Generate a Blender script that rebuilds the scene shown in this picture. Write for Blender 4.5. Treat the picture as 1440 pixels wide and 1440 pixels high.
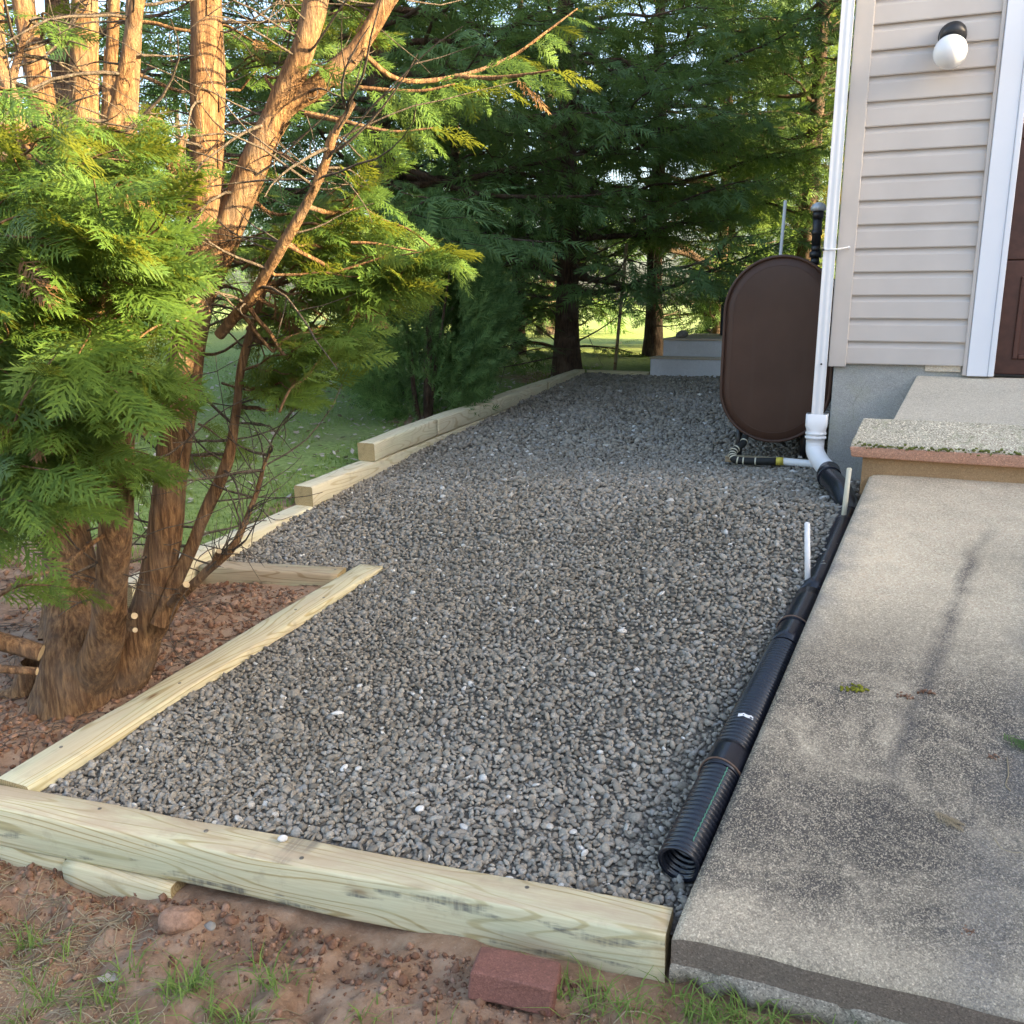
import bpy, bmesh, math, random
import numpy as np
from mathutils import Vector, Matrix, Euler

for _o in list(bpy.data.objects):
    bpy.data.objects.remove(_o)
scene = bpy.context.scene
COL = scene.collection
rng = np.random.default_rng(7)
random.seed(7)
R = math.radians

# ------------------------------------------------------------------ camera
F_PX, PITCH, YAW, EYE = 1270.0, R(12.86), R(21.8), 1.75
cam = bpy.data.cameras.new('camera')
cam.sensor_width = 36.0
cam.lens = 36.0 * F_PX / 1440.0
cam.clip_start, cam.clip_end = 0.05, 2000.0
camo = bpy.data.objects.new('camera', cam)
COL.objects.link(camo)
camo.location = (0, 0, EYE)
camo.rotation_euler = (math.pi / 2 - PITCH, 0, YAW)
scene.camera = camo

# ------------------------------------------------------------------ sky + sun
SUN_ELEV = R(17.0)
SUN_DIR = np.array([0.995, 0.03])
SUN_DIR = SUN_DIR / np.linalg.norm(SUN_DIR)
world = bpy.data.worlds.new('World')
scene.world = world
world.use_nodes = True
_nt = world.node_tree
_nt.nodes.clear()
_wo = _nt.nodes.new('ShaderNodeOutputWorld')
_bg = _nt.nodes.new('ShaderNodeBackground')
_sk = _nt.nodes.new('ShaderNodeTexSky')
_sk.sky_type = 'NISHITA'
_sk.sun_disc = False
_sk.sun_elevation = SUN_ELEV
_sk.sun_rotation = math.atan2(SUN_DIR[0], SUN_DIR[1])
_sk.air_density = 0.9
_sk.dust_density = 4.5
_sk.ozone_density = 0.7
_bg.inputs['Strength'].default_value = 0.15
_nt.links.new(_sk.outputs[0], _bg.inputs[0])
_nt.links.new(_bg.outputs[0], _wo.inputs[0])

sun = bpy.data.lights.new('sun', 'SUN')
sun.energy = 5.0
sun.angle = R(0.5)
sun.color = (1.0, 0.76, 0.40)
suno = bpy.data.objects.new('sun', sun)
COL.objects.link(suno)
_s = Vector((SUN_DIR[0] * math.cos(SUN_ELEV), SUN_DIR[1] * math.cos(SUN_ELEV), math.sin(SUN_ELEV)))
suno.rotation_euler = _s.to_track_quat('Z', 'Y').to_euler()
suno.location = (10, 0, 12)

scene.view_settings.view_transform = 'Standard'
scene.view_settings.look = 'None'
scene.view_settings.gamma = 1.0
scene.view_settings.exposure = 2.5
scene.view_settings.use_curve_mapping = False

# ------------------------------------------------------------------ camera-model helper (pixel of the photograph + real plane -> point)
_fw = np.array([-math.sin(YAW) * math.cos(PITCH), math.cos(YAW) * math.cos(PITCH), -math.sin(PITCH)])
_rt = np.array([math.cos(YAW), math.sin(YAW), 0.0])
_up = np.cross(_rt, _fw)
_C = np.array([0, 0, EYE])
def at(x, y, Y):
    r = _fw + _rt * (x - 720) / F_PX - _up * (y - 720) / F_PX
    return _C + r * (Y / r[1])

# ------------------------------------------------------------------ numeric noise
def _h(i, j, k, s):
    n = (i * 374761393 + j * 668265263 + k * 2147483647 + s * 974634777) & 0xFFFFFFFF
    n = ((n ^ (n >> 13)) * 1274126177) & 0xFFFFFFFF
    n = n ^ (n >> 16)
    return (n & 0xFFFF) / 65535.0
def vnoise(x, y, z=0.0, s=0):
    x, y, z = np.broadcast_arrays(np.asarray(x, float), np.asarray(y, float), np.asarray(z, float))
    xi, yi, zi = np.floor(x).astype(np.int64), np.floor(y).astype(np.int64), np.floor(z).astype(np.int64)
    fx, fy, fz = x - xi, y - yi, z - zi
    fx, fy, fz = fx * fx * (3 - 2 * fx), fy * fy * (3 - 2 * fy), fz * fz * (3 - 2 * fz)
    o = 0
    for a in (0, 1):
        for b in (0, 1):
            for c in (0, 1):
                w = (fx if a else 1 - fx) * (fy if b else 1 - fy) * (fz if c else 1 - fz)
                o = o + w * _h(xi + a, yi + b, zi + c, s)
    return o * 2 - 1
def fbm(x, y, z=0.0, s=0, oct=4):
    o, a, f = 0, 1.0, 1.0
    for k in range(oct):
        o = o + a * vnoise(np.asarray(x) * f, np.asarray(y) * f, np.asarray(z) * f, s + k * 17)
        a *= .5; f *= 2.03
    return o
def sstep(a, b, x):
    t = np.clip((np.asarray(x, float) - a) / (b - a), 0, 1)
    return t * t * (3 - 2 * t)

# ------------------------------------------------------------------ object helpers
def tag(o, label=None, cat=None, group=None, kind=None):
    if label: o['label'] = label
    if cat: o['category'] = cat
    if group: o['group'] = group
    if kind: o['kind'] = kind
    return o
def link(name, me, mats, parent=None):
    o = bpy.data.objects.new(name, me)
    COL.objects.link(o)
    if not isinstance(mats, (list, tuple)): mats = [mats]
    if len(me.materials) == 0:
        for m in mats: me.materials.append(m)
    if parent is not None: o.parent = parent
    return o
def empty(name, loc=(0, 0, 0), rz=0.0):
    o = bpy.data.objects.new(name, None)
    o.empty_display_size = 0.1
    o.location = loc
    o.rotation_euler = (0, 0, rz)
    COL.objects.link(o)
    return o
def np_mesh(name, V, Fc, smooth=True, nside=None, mat_idx=None):
    """V (n,3), Fc (m,k) all faces with k corners"""
    V = np.asarray(V, np.float32); Fc = np.asarray(Fc, np.int32)
    k = Fc.shape[1]
    me = bpy.data.meshes.new(name)
    me.vertices.add(len(V)); me.vertices.foreach_set('co', V.ravel())
    me.loops.add(Fc.size); me.loops.foreach_set('vertex_index', Fc.ravel())
    me.polygons.add(len(Fc))
    me.polygons.foreach_set('loop_start', np.arange(0, Fc.size, k, dtype=np.int32))
    me.polygons.foreach_set('loop_total', np.full(len(Fc), k, np.int32))
    me.polygons.foreach_set('use_smooth', np.full(len(Fc), smooth, bool))
    if mat_idx is not None: me.polygons.foreach_set('material_index', np.asarray(mat_idx, np.int32))
    me.update(calc_edges=True)
    return me

class MB:
    """collects shapes for one mesh"""
    def __init__(s): s.v = []; s.f = []; s.m = []; s.sm = []
    def add(s, V, Fs, mi=0, smooth=False):
        b = len(s.v)
        s.v += [tuple(map(float, p)) for p in V]
        for f in Fs:
            s.f.append(tuple(b + i for i in f)); s.m.append(mi); s.sm.append(smooth)
        return s
    def box(s, a, b, mi=0):
        x0, y0, z0 = a; x1, y1, z1 = b
        return s.add([(x0,y0,z0),(x1,y0,z0),(x1,y1,z0),(x0,y1,z0),(x0,y0,z1),(x1,y0,z1),(x1,y1,z1),(x0,y1,z1)],
                     [(0,3,2,1),(4,5,6,7),(0,1,5,4),(1,2,6,5),(2,3,7,6),(3,0,4,7)], mi)
    def tube(s, pts, rad, n=10, mi=0, caps=True, smooth=True):
        V, Fq, c0, c1 = tube_arr(pts, rad, n)
        s.add(V, Fq, mi, smooth)
        if caps:
            s.add(V[:n], [tuple(range(n))[::-1]], mi); s.add(V[-n:], [tuple(range(n))], mi)
        return s
    def extrude_x(s, prof, x0, x1, mi=0, smooth=False):
        """closed profile of (y,z) swept from x0 to x1"""
        n = len(prof)
        V = [(x0, p[0], p[1]) for p in prof] + [(x1, p[0], p[1]) for p in prof]
        Fs = [(i, (i + 1) % n, n + (i + 1) % n, n + i) for i in range(n)]
        s.add(V, Fs, mi, smooth)
        s.add(V[:n], [tuple(range(n))[::-1]], mi); s.add(V[n:], [tuple(range(n))], mi)
        return s
    def build(s, name, mats, parent=None, bevel=0.0, segs=2, local=None):
        me = bpy.data.meshes.new(name)
        V = s.v
        if local is not None: V = [(p[0]-local[0], p[1]-local[1], p[2]-local[2]) for p in V]
        me.from_pydata(V, [], s.f)
        me.polygons.foreach_set('material_index', s.m)
        me.polygons.foreach_set('use_smooth', s.sm)
        bm = bmesh.new(); bm.from_mesh(me)
        bmesh.ops.remove_doubles(bm, verts=bm.verts, dist=1e-5)
        bmesh.ops.recalc_face_normals(bm, faces=bm.faces)
        if bevel > 0:
            es = [e for e in bm.edges if len(e.link_faces) == 2 and e.calc_face_angle(0) > 0.6]
            bmesh.ops.bevel(bm, geom=es, offset=bevel, segments=segs, profile=.5, affect='EDGES', clamp_overlap=True)
        bm.to_mesh(me); bm.free()
        me.update()
        return link(name, me, mats, parent)

def tube_arr(pts, rad, n=8):
    P = np.asarray(pts, float); m = len(P)
    rad = np.broadcast_to(np.asarray(rad, float), (m,))
    T = np.gradient(P, axis=0)
    T /= (np.linalg.norm(T, axis=1, keepdims=True) + 1e-9)
    N = np.zeros_like(P)
    ref = np.array([0, 0, 1.0]) if abs(T[0, 2]) < .9 else np.array([1.0, 0, 0])
    u = np.cross(T[0], ref); u /= np.linalg.norm(u)
    for i in range(m):
        u = u - T[i] * (u @ T[i]); u /= (np.linalg.norm(u) + 1e-9); N[i] = u
    B = np.cross(T, N)
    a = np.linspace(0, 2 * math.pi, n, endpoint=False)
    V = P[:, None, :] + rad[:, None, None] * (np.cos(a)[None, :, None] * N[:, None, :] + np.sin(a)[None, :, None] * B[:, None, :])
    V = V.reshape(-1, 3)
    i = np.arange(m - 1)[:, None] * n; j = np.arange(n)[None, :]; j2 = (j + 1) % n
    Fq = np.stack([i + j, i + j2, i + n + j2, i + n + j], -1).reshape(-1, 4)
    return V, Fq, 0, 0

def smooth_path(pts, k=6):
    """Catmull-Rom through points (any number of columns)"""
    P = np.asarray(pts, float)
    P = np.vstack([2 * P[0] - P[1], P, 2 * P[-1] - P[-2]])
    out = []
    for i in range(1, len(P) - 2):
        for t in np.linspace(0, 1, k, endpoint=False):
            a, b, c, d = P[i-1], P[i], P[i+1], P[i+2]
            out.append(.5 * ((2*b) + (c-a)*t + (2*a-5*b+4*c-d)*t*t + (3*b-a-3*c+d)*t**3))
    out.append(P[-2])
    return np.array(out)

# ------------------------------------------------------------------ material helpers
class NT:
    def __init__(s, name):
        s.m = bpy.data.materials.new(name); s.m.use_nodes = True
        s.t = s.m.node_tree; s.n = s.t.nodes; s.n.clear()
        s.out = s.n.new('ShaderNodeOutputMaterial')
        s.p = s.n.new('ShaderNodeBsdfPrincipled')
        s.t.links.new(s.p.outputs[0], s.out.inputs[0])
        s.p.inputs['Roughness'].default_value = .8
        s.p.inputs['Specular IOR Level'].default_value = .3
    def l(s, a, b): s.t.links.new(a, b)
    def node(s, typ, **kw):
        nd = s.n.new(typ)
        for k, v in kw.items():
            if k.startswith('i_'):
                nd.inputs[k[2:].replace('_', ' ')].default_value = v
            else: setattr(nd, k, v)
        return nd
    def coord(s, which='Object', scale=(1, 1, 1), off=None):
        tc = s.n.new('ShaderNodeTexCoord')
        mp = s.n.new('ShaderNodeMapping')
        mp.inputs['Scale'].default_value = scale
        s.l(tc.outputs[which], mp.inputs['Vector'])
        if off is not None: s.l(off, mp.inputs['Location'])
        return mp.outputs[0]
    def noise(s, vec, scale, detail=4, rough=.55, dist=0.0):
        nd = s.n.new('ShaderNodeTexNoise')
        nd.inputs['Scale'].default_value = scale; nd.inputs['Detail'].default_value = detail
        nd.inputs['Roughness'].default_value = rough; nd.inputs['Distortion'].default_value = dist
        if vec is not None: s.l(vec, nd.inputs['Vector'])
        return nd.outputs['Fac']
    def voro(s, vec, scale, feature='F1', out='Distance', rand=1.0):
        nd = s.n.new('ShaderNodeTexVoronoi'); nd.feature = feature
        nd.inputs['Scale'].default_value = scale; nd.inputs['Randomness'].default_value = rand
        if vec is not None: s.l(vec, nd.inputs['Vector'])
        return nd.outputs[out]
    def ramp(s, fac, stops, interp='LINEAR'):
        nd = s.n.new('ShaderNodeValToRGB'); cr = nd.color_ramp; cr.interpolation = interp
        while len(cr.elements) < len(stops): cr.elements.new(.5)
        for e, (p, c) in zip(cr.elements, stops):
            e.position = p
            e.color = (c, c, c, 1) if isinstance(c, (int, float)) else (*c, 1)
        s.l(fac, nd.inputs[0])
        return nd.outputs[0]
    def mix(s, fac, a, b, mode='MIX'):
        nd = s.n.new('ShaderNodeMix'); nd.data_type = 'RGBA'; nd.blend_type = mode
        for sock, v in ((nd.inputs[0], fac), (nd.inputs[6], a), (nd.inputs[7], b)):
            if hasattr(v, 'is_linked') or hasattr(v, 'links'): s.l(v, sock)
            elif isinstance(v, (int, float)): sock.default_value = v if sock.type == 'VALUE' else (v, v, v, 1)
            else: sock.default_value = (*v, 1)
        return nd.outputs[2]
    def math(s, op, a, b=0.0, c=None):
        nd = s.n.new('ShaderNodeMath'); nd.operation = op
        for sock, v in zip(nd.inputs, (a, b, c)):
            if v is None: continue
            if hasattr(v, 'links'): s.l(v, sock)
            else: sock.default_value = v
        return nd.outputs[0]
    def bump(s, h, strength=.5, dist=.01, prev=None):
        nd = s.n.new('ShaderNodeBump'); nd.inputs['Strength'].default_value = strength
        nd.inputs['Distance'].default_value = dist
        s.l(h, nd.inputs['Height'])
        if prev is not None: s.l(prev, nd.inputs['Normal'])
        s.l(nd.outputs[0], s.p.inputs['Normal'])
        return nd.outputs[0]
    def color(s, c):
        if hasattr(c, 'links'): s.l(c, s.p.inputs['Base Color'])
        else: s.p.inputs['Base Color'].default_value = (*c, 1)
    def rough(s, r):
        if hasattr(r, 'links'): s.l(r, s.p.inputs['Roughness'])
        else: s.p.inputs['Roughness'].default_value = r
    def sep(s, vec):
        nd = s.n.new('ShaderNodeSeparateXYZ'); s.l(vec, nd.inputs[0]); return nd.outputs

def m_plain(name, col, rough=.6, var=.12, scale=8.0, spec=.3, metal=0.0, bump=0.0, bscale=60.0):
    t = NT(name); v = t.coord()
    n = t.noise(v, scale, 5)
    dark = tuple(c * (1 - var) for c in col); lite = tuple(min(1, c * (1 + var)) for c in col)
    t.color(t.ramp(n, [(.3, dark), (.7, lite)])); t.rough(rough)
    t.p.inputs['Specular IOR Level'].default_value = spec
    t.p.inputs['Metallic'].default_value = metal
    if bump: t.bump(t.noise(v, bscale, 3), bump, .004)
    return t.m

def m_wood(name, base=(.66,.585,.375), late=(.40,.295,.12), smudge=0.0, pale=0.0, topdirt=.35):
    t = NT(name)
    oi = t.node('ShaderNodeObjectInfo')
    off = t.node('ShaderNodeCombineXYZ')
    r9 = t.math('MULTIPLY', oi.outputs['Random'], 37.0)
    t.l(r9, off.inputs[0]); t.l(r9, off.inputs[1])
    v = t.coord('Object', (.55, 4.5, 4.5), off.outputs[0])
    n = t.noise(v, 1.0, 2.0, .4, .3)
    rings = t.math('SINE', t.math('MULTIPLY', n, 150.0))
    line = t.ramp(rings, [(0.0, 0.0), (.66, .10), (.95, 1.0)])
    c = t.mix(t.math('MULTIPLY', line, .8), base, late)
    # broad sapwood / green treatment tint
    v2 = t.coord('Object', (1.1, 5, 5), off.outputs[0])
    tint = t.noise(v2, 1.3, 3)
    c = t.mix(t.ramp(tint, [(.45, 0.0), (.68, .42)]), c, (.50, .55, .37))
    c = t.mix(t.ramp(t.noise(v2, 2.1, 3), [(.55, 0.0), (.72, .5)]), c, (.63, .52, .34))
    # fine fibres
    v3 = t.coord('Object', (6, 150, 150), off.outputs[0])
    fib = t.noise(v3, 1.0, 3)
    c = t.mix(.3, c, t.ramp(fib, [(.25, .25), (.75, .8)]), 'OVERLAY')
    # knots
    v4 = t.coord('Object', (2.1, 6.5, 6.5), off.outputs[0])
    kd = t.voro(v4, 1.0)
    kn = t.ramp(kd, [(.07, 1.0), (.105, .3), (.16, 0.0)])
    c = t.mix(kn, c, (.20, .11, .045))
    # dirt smears
    v5 = t.coord('Object', (3, 3, 3), off.outputs[0])
    d = t.ramp(t.noise(v5, 3.0, 6, .65), [(.56, 0.0), (.72, .38)])
    c = t.mix(d, c, (.30, .24, .17))
    if smudge:
        v6 = t.coord('Object', (1.6, 1.0, 9), off.outputs[0])
        sm = t.noise(v6, 2.0, 4, .6)
        v7 = t.coord('Object', (90, 1, 6), off.outputs[0])
        hatch = t.noise(v7, 1.0, 2)
        sm2 = t.math('MULTIPLY', t.ramp(sm, [(.575, 0.0), (.65, 1.0)]), t.ramp(hatch, [(.3, .35), (.6, 1.0)]))
        c = t.mix(t.math('MULTIPLY', sm2, smudge), c, (.085, .09, .095))
    geo = t.node('ShaderNodeNewGeometry')
    nz = t.sep(geo.outputs['Normal'])[2]
    dv = t.ramp(t.noise(t.coord('Object', (1.3, 5, 5), off.outputs[0]), 2.2, 6, .65), [(.38, 0.0), (.6, 1.0)])
    c = t.mix(t.math('MULTIPLY', t.math('MULTIPLY', t.ramp(nz, [(.6, 0.0), (.85, 1.0)]), dv), topdirt), c, (.52, .40, .27))
    if pale: c = t.mix(pale, c, (.78, .72, .55))
    t.color(c); t.rough(.75)
    b = t.bump(fib, .25, .002)
    t.bump(line, .15, .002, b)
    return t.m

def m_endgrain():
    t = NT('timber end grain'); v = t.coord('Object', (0.0, 1, 1))
    s = t.sep(v)
    ly = t.math('ADD', s[1], .03); lz = t.math('ADD', s[2], .02)
    d = t.math('SQRT', t.math('ADD', t.math('MULTIPLY', ly, ly), t.math('MULTIPLY', lz, lz)))
    d = t.math('ADD', d, t.math('MULTIPLY', t.noise(v, 20, 3), .02))
    ring = t.math('SINE', t.math('MULTIPLY', d, 620.0))
    c = t.ramp(ring, [(.2, (.43, .33, .17)), (.9, (.30, .215, .10))])
    c = t.mix(t.ramp(t.noise(v, 26, 5), [(.5, 0.0), (.75, .6)]), c, (.22, .17, .09))
    t.color(c); t.rough(.85); t.bump(t.noise(v, 160, 3), .4, .003)
    return t.m

def m_pebble():
    t = NT('river gravel')
    g = t.node('ShaderNodeNewGeometry'); rn = g.outputs['Random Per Island']
    c = t.ramp(rn, [(0.0, (.15, .133, .107)), (.25, (.215, .192, .156)), (.5, (.268, .24, .197)), (.74, (.32, .284, .228)),
                    (.87, (.26, .252, .236)), (.982, (.39, .355, .295)), (.993, (.60, .59, .56))])
    v = t.coord('Object')
    c = t.mix(.55, c, t.ramp(t.noise(v, 140, 4), [(.3, .3), (.7, .72)]), 'OVERLAY')
    # dusty lighter patches where the stone has dried
    c = t.mix(t.ramp(t.noise(v, 1.1, 4), [(.45, 0.0), (.75, .28)]), c, (.34, .33, .31))
    t.color(c); t.rough(.78)
    return t.m
def m_gravel_bed():
    t = NT('gravel base'); v = t.coord()
    d = t.voro(v, 62.0)
    col = t.voro(v, 62.0, 'F1', 'Color')
    cc = t.ramp(t.sep(col)[0], [(0.0, (.11, .10, .085)), (.6, (.17, .157, .135)), (1.0, (.24, .222, .19))])
    t.color(t.mix(t.ramp(d, [(.45, 0.0), (.7, .7)]), cc, (.075, .067, .057))); t.rough(.9)
    t.bump(t.math('SUBTRACT', 1.0, d), 1.0, .012)
    return t.m

def m_concrete(name, light=(.43, .41, .36), dark=(.23, .225, .22), stain=None, speck=.5):
    t = NT(name); v = t.coord('Object')
    s = t.sep(v)
    big = t.noise(v, 1.6, 6, .6)
    c = t.ramp(big, [(.28, tuple(x * .72 for x in light)), (.5, tuple(x * .92 for x in light)), (.7, tuple(min(.9, x * 1.08) for x in light))])
    c = t.mix(t.ramp(t.noise(v, 6.5, 7, .72), [(.48, 0.0), (.70, .45)]), c, tuple(x * .6 for x in light))
    fine = t.noise(v, 260, 3, .7)
    agg = t.voro(v, 210.0, 'F1', 'Color')
    ag = t.sep(agg)[0]
    if stain:
        c = stain(t, v, s, c)
    c = t.mix(speck, c, t.ramp(ag, [(0.0, .12), (.3, .42), (.8, .55), (1.0, 1.0)]), 'OVERLAY')
    c = t.mix(.45, c, t.ramp(fine, [(.3, .25), (.7, .75)]), 'OVERLAY')
    c = t.mix(t.ramp(t.noise(v, 34, 5, .7), [(.66, 0.0), (.74, .55)]), c, tuple(x * .55 for x in dark))
    t.color(c); t.rough(.88)
    b = t.bump(t.voro(v, 210.0), .35, .003)
    t.bump(t.noise(v, 40, 5), .3, .006, b)
    return t.m

def walk_stain(t, v, s, c):
    # algae and tyre grime: heavy on the low end of the slab, thinning uphill
    low = t.ramp(t.math('MULTIPLY', t.math('SUBTRACT', 3.75, s[1]), .62), [(0.0, 0.0), (.36, .95), (.93, .95), (1.0, .45)])
    blot = t.ramp(t.noise(v, 2.6, 9, .78, .5), [(.30, 0.3), (.54, 1.0)])
    gr = t.ramp(t.sep(t.voro(v, 300.0, 'F1', 'Color'))[1], [(.0, 1.0), (.6, .9), (.82, .4), (1.0, .25)])
    c = t.mix(t.math('MULTIPLY', t.math('MULTIPLY', low, blot), t.math('MULTIPLY', gr, 1.0)), c, (.050, .046, .045))
    # one long tyre streak
    xs = t.math('ADD', s[0], t.math('MULTIPLY', t.math('SUBTRACT', s[1], 3.12), -.222))
    xs = t.math('ADD', xs, t.math('MULTIPLY', t.math('SUBTRACT', t.noise(v, 3.0, 6, .65), .5), .12))
    st = t.ramp(t.math('ABSOLUTE', t.math('SUBTRACT', xs, .222)), [(0.0, 1.0), (.012, .75), (.046, 0.0)])
    br = t.math('MULTIPLY', t.ramp(t.noise(v, 4.4, 7, .75), [(.34, .1), (.56, 1.0)]), t.ramp(t.sep(t.voro(v, 260.0, 'F1', 'Color'))[2], [(.0, 1.0), (.55, .85), (.85, .35)]))
    ends = t.ramp(t.math('MULTIPLY', t.math('ABSOLUTE', t.math('SUBTRACT', s[1], 3.5)), .8), [(.45, 1.0), (.85, .0)])
    c = t.mix(t.math('MULTIPLY', t.math('MULTIPLY', st, br), t.math('MULTIPLY', ends, .95)), c, (.075, .07, .07))
    # wide faint grime strip further right
    x2 = t.math('ADD', s[0], t.math('MULTIPLY', t.math('SUBTRACT', s[1], 3.12), -.20))
    s2 = t.ramp(t.math('ABSOLUTE', t.math('SUBTRACT', t.math('ADD', x2, t.math('MULTIPLY', t.noise(v, 2.0, 4), .2)), .66)), [(.02, .6), (.16, 0.0)])
    c = t.mix(t.math('MULTIPLY', s2, br), c, (.17, .16, .15))
    # damp green-black band down the pipe side
    ed = t.math('SUBTRACT', s[0], t.math('MULTIPLY', t.math('SUBTRACT', s[1], 2.05), .1334))
    eb = t.ramp(t.math('ADD', ed, .40), [(.0, .9), (.16, .0)])
    mid = t.ramp(t.math('MULTIPLY', t.math('ABSOLUTE', t.math('SUBTRACT', s[1], 4.1)), .9), [(.3, 1.0), (.75, 0.0)])
    c = t.mix(t.math('MULTIPLY', t.math('MULTIPLY', eb, mid), t.ramp(t.noise(v, 7, 4), [(.35, .2), (.6, .9)])), c, (.16, .16, .17))
    return c

def m_foliage(name, dark, lite, trans=(.16, .20, .03), tw=.32):
    t = NT(name)
    g = t.node('ShaderNodeNewGeometry'); v = t.coord('Object')
    c = t.ramp(g.outputs['Random Per Island'], [(0.0, dark), (1.0, lite)])
    c = t.mix(t.ramp(t.noise(v, 1.7, 3), [(.35, 0.0), (.7, .6)]), c, tuple((a * .45 + b * .55) * 1.15 for a, b in zip(dark, lite)))
    t.color(c); t.rough(.62); t.p.inputs['Specular IOR Level'].default_value = .28
    tr = t.node('ShaderNodeBsdfTranslucent'); tr.inputs[0].default_value = (*trans, 1)
    mx = t.node('ShaderNodeMixShader'); mx.inputs[0].default_value = tw
    t.l(t.p.outputs[0], mx.inputs[1]); t.l(tr.outputs[0], mx.inputs[2]); t.l(mx.outputs[0], t.out.inputs[0])
    return t.m

def m_bark(name, a=(.105, .062, .038), b=(.27, .165, .095)):
    t = NT(name)
    v = t.coord('Object', (1, 1, .11)); v0 = t.coord('Object')
    n = t.noise(v, 60, 6, .7, .25); n2 = t.noise(v0, 6, 5)
    c = t.ramp(n, [(.33, tuple(x * .55 for x in a)), (.46, a), (.68, b)])
    c = t.mix(t.ramp(n2, [(.45, 0.0), (.75, .5)]), c, (.23, .19, .15))
    t.color(c); t.rough(.92)
    bb = t.bump(n, 1.0, .022)
    t.bump(t.noise(v, 120, 4), .5, .006, bb)
    return t.m

def m_soil():
    t = NT('soil and lawn'); v = t.coord('Object')
    at_ = t.node('ShaderNodeAttribute', attribute_name='lawn')
    n = t.noise(v, 9, 8, .68)
    soil = t.ramp(n, [(.28, (.14, .080, .048)), (.5, (.295, .182, .112)), (.72, (.43, .305, .21))])
    soil = t.mix(t.ramp(t.noise(v, 2.2, 5, .6), [(.5, 0.0), (.7, .55)]), soil, (.36, .27, .20))
    soil = t.mix(t.ramp(t.noise(v, 75, 4, .7), [(.60, 0.0), (.72, .7)]), soil, (.46, .35, .25))
    gn = t.noise(v, 24, 6, .7)
    gr = t.ramp(gn, [(.3, (.10, .145, .04)), (.55, (.23, .31, .09)), (.78, (.34, .39, .17))])
    gr = t.mix(t.ramp(t.noise(v, 1.1, 5), [(.5, 0.0), (.72, .5)]), gr, (.19, .19, .10))
    f = t.math('ADD', at_.outputs['Fac'], t.math('MULTIPLY', t.math('SUBTRACT', t.noise(v, 3.3, 5), .5), .7))
    t.color(t.mix(t.ramp(f, [(.42, 0.0), (.6, 1.0)]), soil, gr)); t.rough(.95)
    b = t.bump(n, .7, .03)
    t.bump(t.noise(v, 90, 5, .7), .7, .008, b)
    return t.m

def m_metal_brown():
    t = NT('brown tank paint'); v = t.coord('Object')
    c = t.ramp(t.noise(v, 2.5, 6), [(.3, (.052, .025, .016)), (.7, (.078, .040, .027))])
    c = t.mix(t.ramp(t.noise(v, 90, 5, .75), [(.62, 0.0), (.72, .25)]), c, (.11, .075, .055))
    v2 = t.coord('Object', (9, 9, .5))
    c = t.mix(t.ramp(t.noise(v2, 2.0, 5), [(.55, 0.0), (.75, .3)]), c, (.075, .047, .036))
    t.color(c); t.rough(.45); t.p.inputs['Specular IOR Level'].default_value = .4
    t.bump(t.noise(v, 5, 4), .05, .01)
    return t.m

M = {}
M['wood'] = m_wood('treated pine')
M['wood_smudge'] = m_wood('treated pine with grey smudges', smudge=.75, topdirt=.8)
M['wood_pale'] = m_wood('pale planed pine', base=(.72, .655, .47), late=(.50, .405, .22), pale=.1)
M['wood_brown'] = m_wood('weathered pine', base=(.36, .28, .18), late=(.22, .15, .08))
M['end'] = m_endgrain()
M['pebble'] = m_pebble()
M['bed'] = m_gravel_bed()
M['walk'] = m_concrete('stained concrete', (.66, .545, .39), stain=walk_stain, speck=.4)
M['conc'] = m_concrete('pale concrete', (.62, .55, .435), speck=.3)
M['conc_grey'] = m_concrete('blue grey painted concrete', (.72, .75, .80), speck=.2)
def crack_stain(t, v, s, c):
    w = t.coord('Object', (1.4, 1, 2.2))
    e = t.voro(w, 1.9, 'DISTANCE_TO_EDGE')
    k = t.math('ADD', e, t.math('MULTIPLY', t.math('SUBTRACT', t.noise(v, 14, 5), .5), .05))
    c = t.mix(t.math('MULTIPLY', t.ramp(k, [(.0, .6), (.010, .0)]), t.ramp(t.noise(v, 3, 4), [(.45, 0.0), (.6, 1.0)])), c, (.18, .18, .17))
    return t.mix(t.ramp(t.noise(v, 4.5, 5, .6), [(.5, 0.0), (.68, .45)]), c, (.36, .37, .27))
M['block'] = m_concrete('foundation parging', (.42, .43, .41), stain=crack_stain, speck=.15)
def lip_stain(t, v, s, c):
    c = t.mix(t.ramp(t.noise(v, 12, 6, .7), [(.55, 0.0), (.70, .55)]), c, (.17, .19, .075))
    return c
M['lip'] = m_concrete('exposed aggregate concrete', (.60, .53, .40), stain=lip_stain, speck=.75)
def red_stain(t, v, s, c):
    return t.mix(t.ramp(t.noise(v, 9, 5), [(.3, .7), (.7, 1.0)]), c, (.52, .285, .19))
M['red'] = m_concrete('red stained concrete edge', (.54, .34, .25), stain=red_stain, speck=.35)
M['riser'] = m_concrete('rust brown concrete', (.43, .28, .145), speck=.2)
M['rubble'] = m_concrete('broken concrete footing', (.33, .285, .22), speck=.6)
M['edge'] = m_concrete('dirty slab edge', (.23, .18, .14), speck=.35)
M['siding'] = m_plain('vinyl siding', (.53, .488, .448), .5, .06, 3, .35)
M['trim'] = m_plain('white trim', (.74, .76, .80), .45, .02, 3, .4)
M['white'] = m_plain('white plastic', (.78, .79, .80), .38, .03, 5, .45)
M['globe'] = m_plain('white glass', (.82, .82, .82), .12, .01, 3, .5)
M['black'] = m_plain('black plastic', (.012, .014, .022), .27, .2, 20, .6)
M['blackm'] = m_plain('black metal', (.018, .018, .020), .4, .2, 12, .5)
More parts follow.
